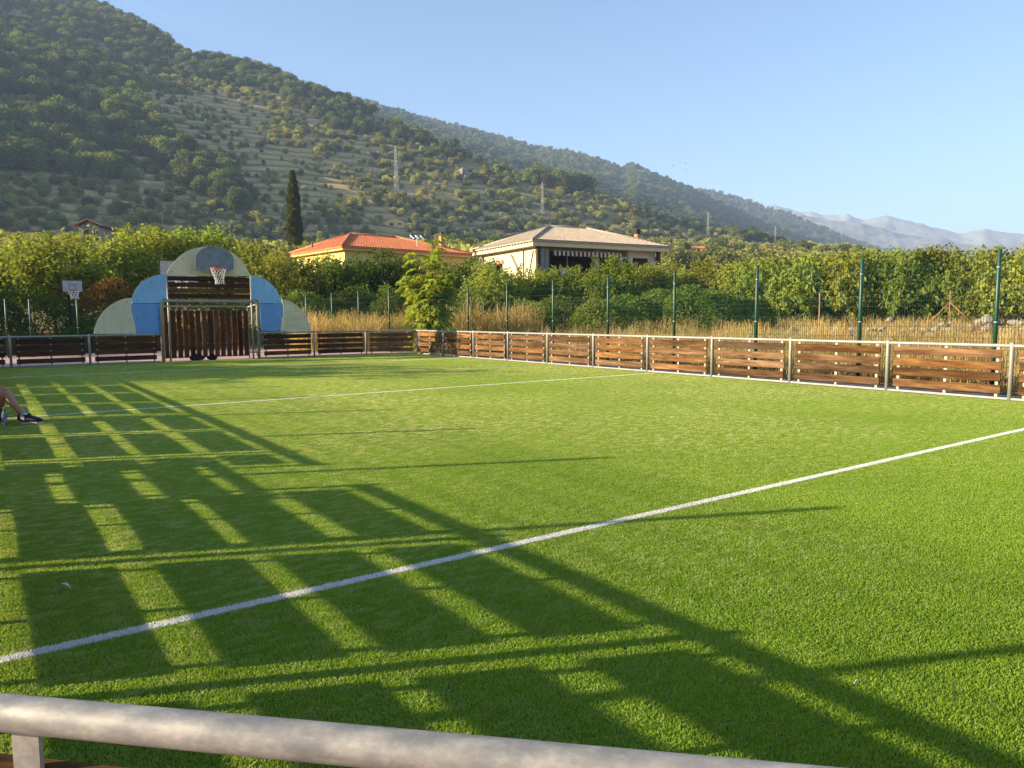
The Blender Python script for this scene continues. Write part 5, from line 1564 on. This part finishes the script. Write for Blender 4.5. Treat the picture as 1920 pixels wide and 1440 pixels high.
skin_obj('shirt', [pel + Vector((0, 0, .06)), chest, chest + Vector((0, 0, .13)), sh1, sh1.lerp(el1, .6), sh2, sh2.lerp(el2, .6)], [(0, 1), (1, 2), (2, 3), (3, 4), (2, 5), (5, 6)], [0.145, 0.145, 0.10, 0.066, 0.058, 0.066, 0.058], M['shirt'], ps)
skin_obj('shorts', [pel, hip1, hip1.lerp(kne1, .45), hip2, hip2.lerp(kne2, .45)], [(0, 1), (1, 2), (0, 3), (3, 4)], [0.14, 0.10, 0.088, 0.10, 0.088], M['shorts'], ps)
mb = MB(); mb.ball(head + Vector((0, 0, .05)) - FW * .02, 1, 14, 9, (0.098, 0.098, 0.098), 0.03); mb.build('hair', M['hair'], ps, True)
mb = MB(); mb.ball(head + FW * .098, 1, 8, 6, (.016, .016, .026)); mb.build('nose', M['skin'], ps, True)
for s in (-1, 1):
    mb = MB(); mb.ball(head + FW * .078 + SD * s * .032 + Vector((0, 0, .018)), .012, 8, 6); mb.build('eye', M['white'], ps, True)
    mb = MB(); mb.ball(head + SD * s * .088, 1, 8, 6, (.02, .02, .032)); mb.build('ear', M['skin'], ps, True)
mb = MB(); mb.ball(head + FW * .085 - Vector((0, 0, .05)), 1, 8, 6, (.014, .022, .007)); mb.build('mouth', M['maroon'], ps, True)
for wv, kn in ((wr1, kne1), (wr2, kne2)):
    dn = (kn - wv).normalized()
    for q in range(5):
        off = SD * (-0.03 + 0.015 * q); L = (0.05, 0.075, 0.085, 0.08, 0.06)[q]
        a = wv + dn * .05 + off; skin_obj('finger', [wv + off * .4, a, a + dn * L * .6 - Vector((0, 0, .01)), a + dn * L - Vector((0, 0, .035))], [(0, 1), (1, 2), (2, 3)], [0.012, 0.010, 0.009, 0.008], M['skin'], ps, 1)
def shoe(ank, seed):
    base = Vector((ank.x, ank.y, GZ)); heel = base - FW * 0.055; Ls = 0.285
    prof = [(-0.008, .022, .066), (0.006, .036, .080), (0.04, .041, .088), (0.09, .040, .085), (0.14, .043, .070), (0.19, .048, .058), (0.235, .045, .048), (0.265, .032, .038), (0.285, .010, .024)]
    mb = MB(); rings = []
    for x, wd, h in prof:
        rg = []
        for k in range(9):
            a = math.pi * k / 8
            rg.append(heel + FW * x + SD * (math.cos(a) * wd) + Vector((0, 0, 0.022 + math.sin(a) ** 0.7 * (h - .0))))
        rings.append(rg)
    vs = [v for rg in rings for v in rg]
    fs = [(i * 9 + k, i * 9 + k + 1, (i + 1) * 9 + k + 1, (i + 1) * 9 + k) for i in range(len(rings) - 1) for k in range(8)]
    fs += [tuple(range(9)), tuple(range(len(vs) - 9, len(vs)))]
    fs += [(i * 9, (i + 1) * 9, (i + 1) * 9 + 8, i * 9 + 8) for i in range(len(rings) - 1)]
    mb.add(vs, fs); o = mb.build('shoe', M['shoe'], ps, True)
    mb = MB()
    ol = [heel + FW * x + SD * (wd + .004) for x, wd, h in prof] + [heel + FW * x - SD * (wd + .004) for x, wd, h in prof[::-1]]
    ol = [v - Vector((0, 0, v.z)) + Vector((0, 0, GZ - .006)) for v in ol]
    mb.prism(ol, (0, 0, 0.024)); mb.build('sole', M['sole'], o)
    mb = MB(); mb.tube([heel + FW * .055 + Vector((0, 0, .075)), heel + FW * .06 + Vector((0, 0, .118))], [0.046, 0.047], 12); mb.build('collar', M['maroon'], o, True)
    mb = MB()
    for q in range(4): mb.tube([heel + FW * (.11 + q * .022) + SD * s * .034 + Vector((0, 0, .096 - q * .008)) for s in (-1, 0, 1)], 0.006, 5)
    mb.ball(heel + FW * .10 + Vector((0, 0, .118)), .022, 8, 6, (1, 1.2, .7)); mb.build('laces', M['lace'], o)
    mb = MB(); mb.tube([ank - Vector((0, 0, .045)), ank, ank + Vector((0, 0, .045)) - FW * .01], [0.044, 0.043, 0.045], 12); sk = mb.build('sock', M['sock'], ps, True)
    mb = MB(); mb.tube([ank - SD * .043 + Vector((0, 0, .005)), ank - SD * .046 + Vector((0, 0, .005))], 0.014, 8); mb.build('sock_mark', M['sockblue'], sk)
shoe(ank1, 1); shoe(ank2, 2)
# bottle between camera and legs
bp = at_r(9, 797, 11.72); bt = empty('water_bottle', (bp.x, bp.y, 0.028)); tag(bt, 'clear plastic water bottle with grey label beside the seated person', 'bottle')
mb = MB(); mb.tube([(0, 0, 0), (0, 0, .008), (0, 0, .10), (0, 0, .15), (0, 0, .19), (0, 0, .215), (0, 0, .225)], [.028, .033, .033, .033, .022, .013, .013], 16); mb.build('bottle_body', M['clear'], bt, True)
mb = MB(); mb.tube([(0, 0, .045), (0, 0, .105)], .0338, 16, False); mb.build('label_band', M['label'], bt, True)
mb = MB(); mb.tube([(0, 0, .222), (0, 0, .24)], .016, 12); mb.build('cap', M['white'], bt, True)

# litter on the turf
def gpt(px, py):
    d = ray(px, py); t = -CAM_H / d.z * (1 - 0.025 / CAM_H)
    return Vector((d.x * t, d.y * t, 0.03))
lp = gpt(118, 1106); mb = MB()
nl = 7; vs = []
for i in range(nl):
    t = i / (nl - 1); wd = 0.022 * math.sin(math.pi * min(1, t * .92 + .05)) + .001
    vs += [(-.04 + .08 * t, -wd, .012 + .02 * math.sin(t * 3) + .01), (-.04 + .08 * t, 0, .004 + .016 * math.sin(t * 3)), (-.04 + .08 * t, wd, .014 + .02 * math.sin(t * 3))]
mb.add(vs, [q for i in range(nl - 1) for q in ((3 * i, 3 * i + 3, 3 * i + 4, 3 * i + 1), (3 * i + 1, 3 * i + 4, 3 * i + 5, 3 * i + 2))])
o = mb.build('fallen_leaf', M['dry_leaf']); o.location = lp - Vector((0, 0, .008)); o.rotation_euler = (0, 0, -0.6)
tag(o, 'curled pale dry leaf lying on the turf at lower left', 'leaf')
sp = gpt(1608, 1280); mb = MB(); mb.tube([(-.025, 0, 0), (0, .004, .004), (.03, -.003, 0)], [.002, .003, .0015], 5); o = mb.build('straw_twig', M['dry_leaf']); o.location = sp; tag(o, 'tiny dry twig on the sunny turf at lower right', 'twig')

# birds
for px_, py_, lab in ((1262, 310, 'leftmost of three tiny birds in the sky'), (1285, 306, 'highest of three tiny birds in the sky'), (1289, 319, 'lowest of three tiny birds in the sky')):
    q = at_r(px_, py_, 160); mb = MB()
    mb.ball((0, 0, 0), 1, 8, 6, (0.14, 0.06, 0.05))
    for s in (-1, 1): mb.prism([Vector((.05, s * .04, 0)), Vector((-.08, s * .04, 0)), Vector((-.08, s * .26, .07)), Vector((-.02, s * .28, .07))], (0, 0, .012))
    o = mb.build('bird', M['dark_steel']); o.location = q; o.rotation_euler = (0, 0, random.uniform(0, 3)); tag(o, lab, 'bird', 'birds in the sky')
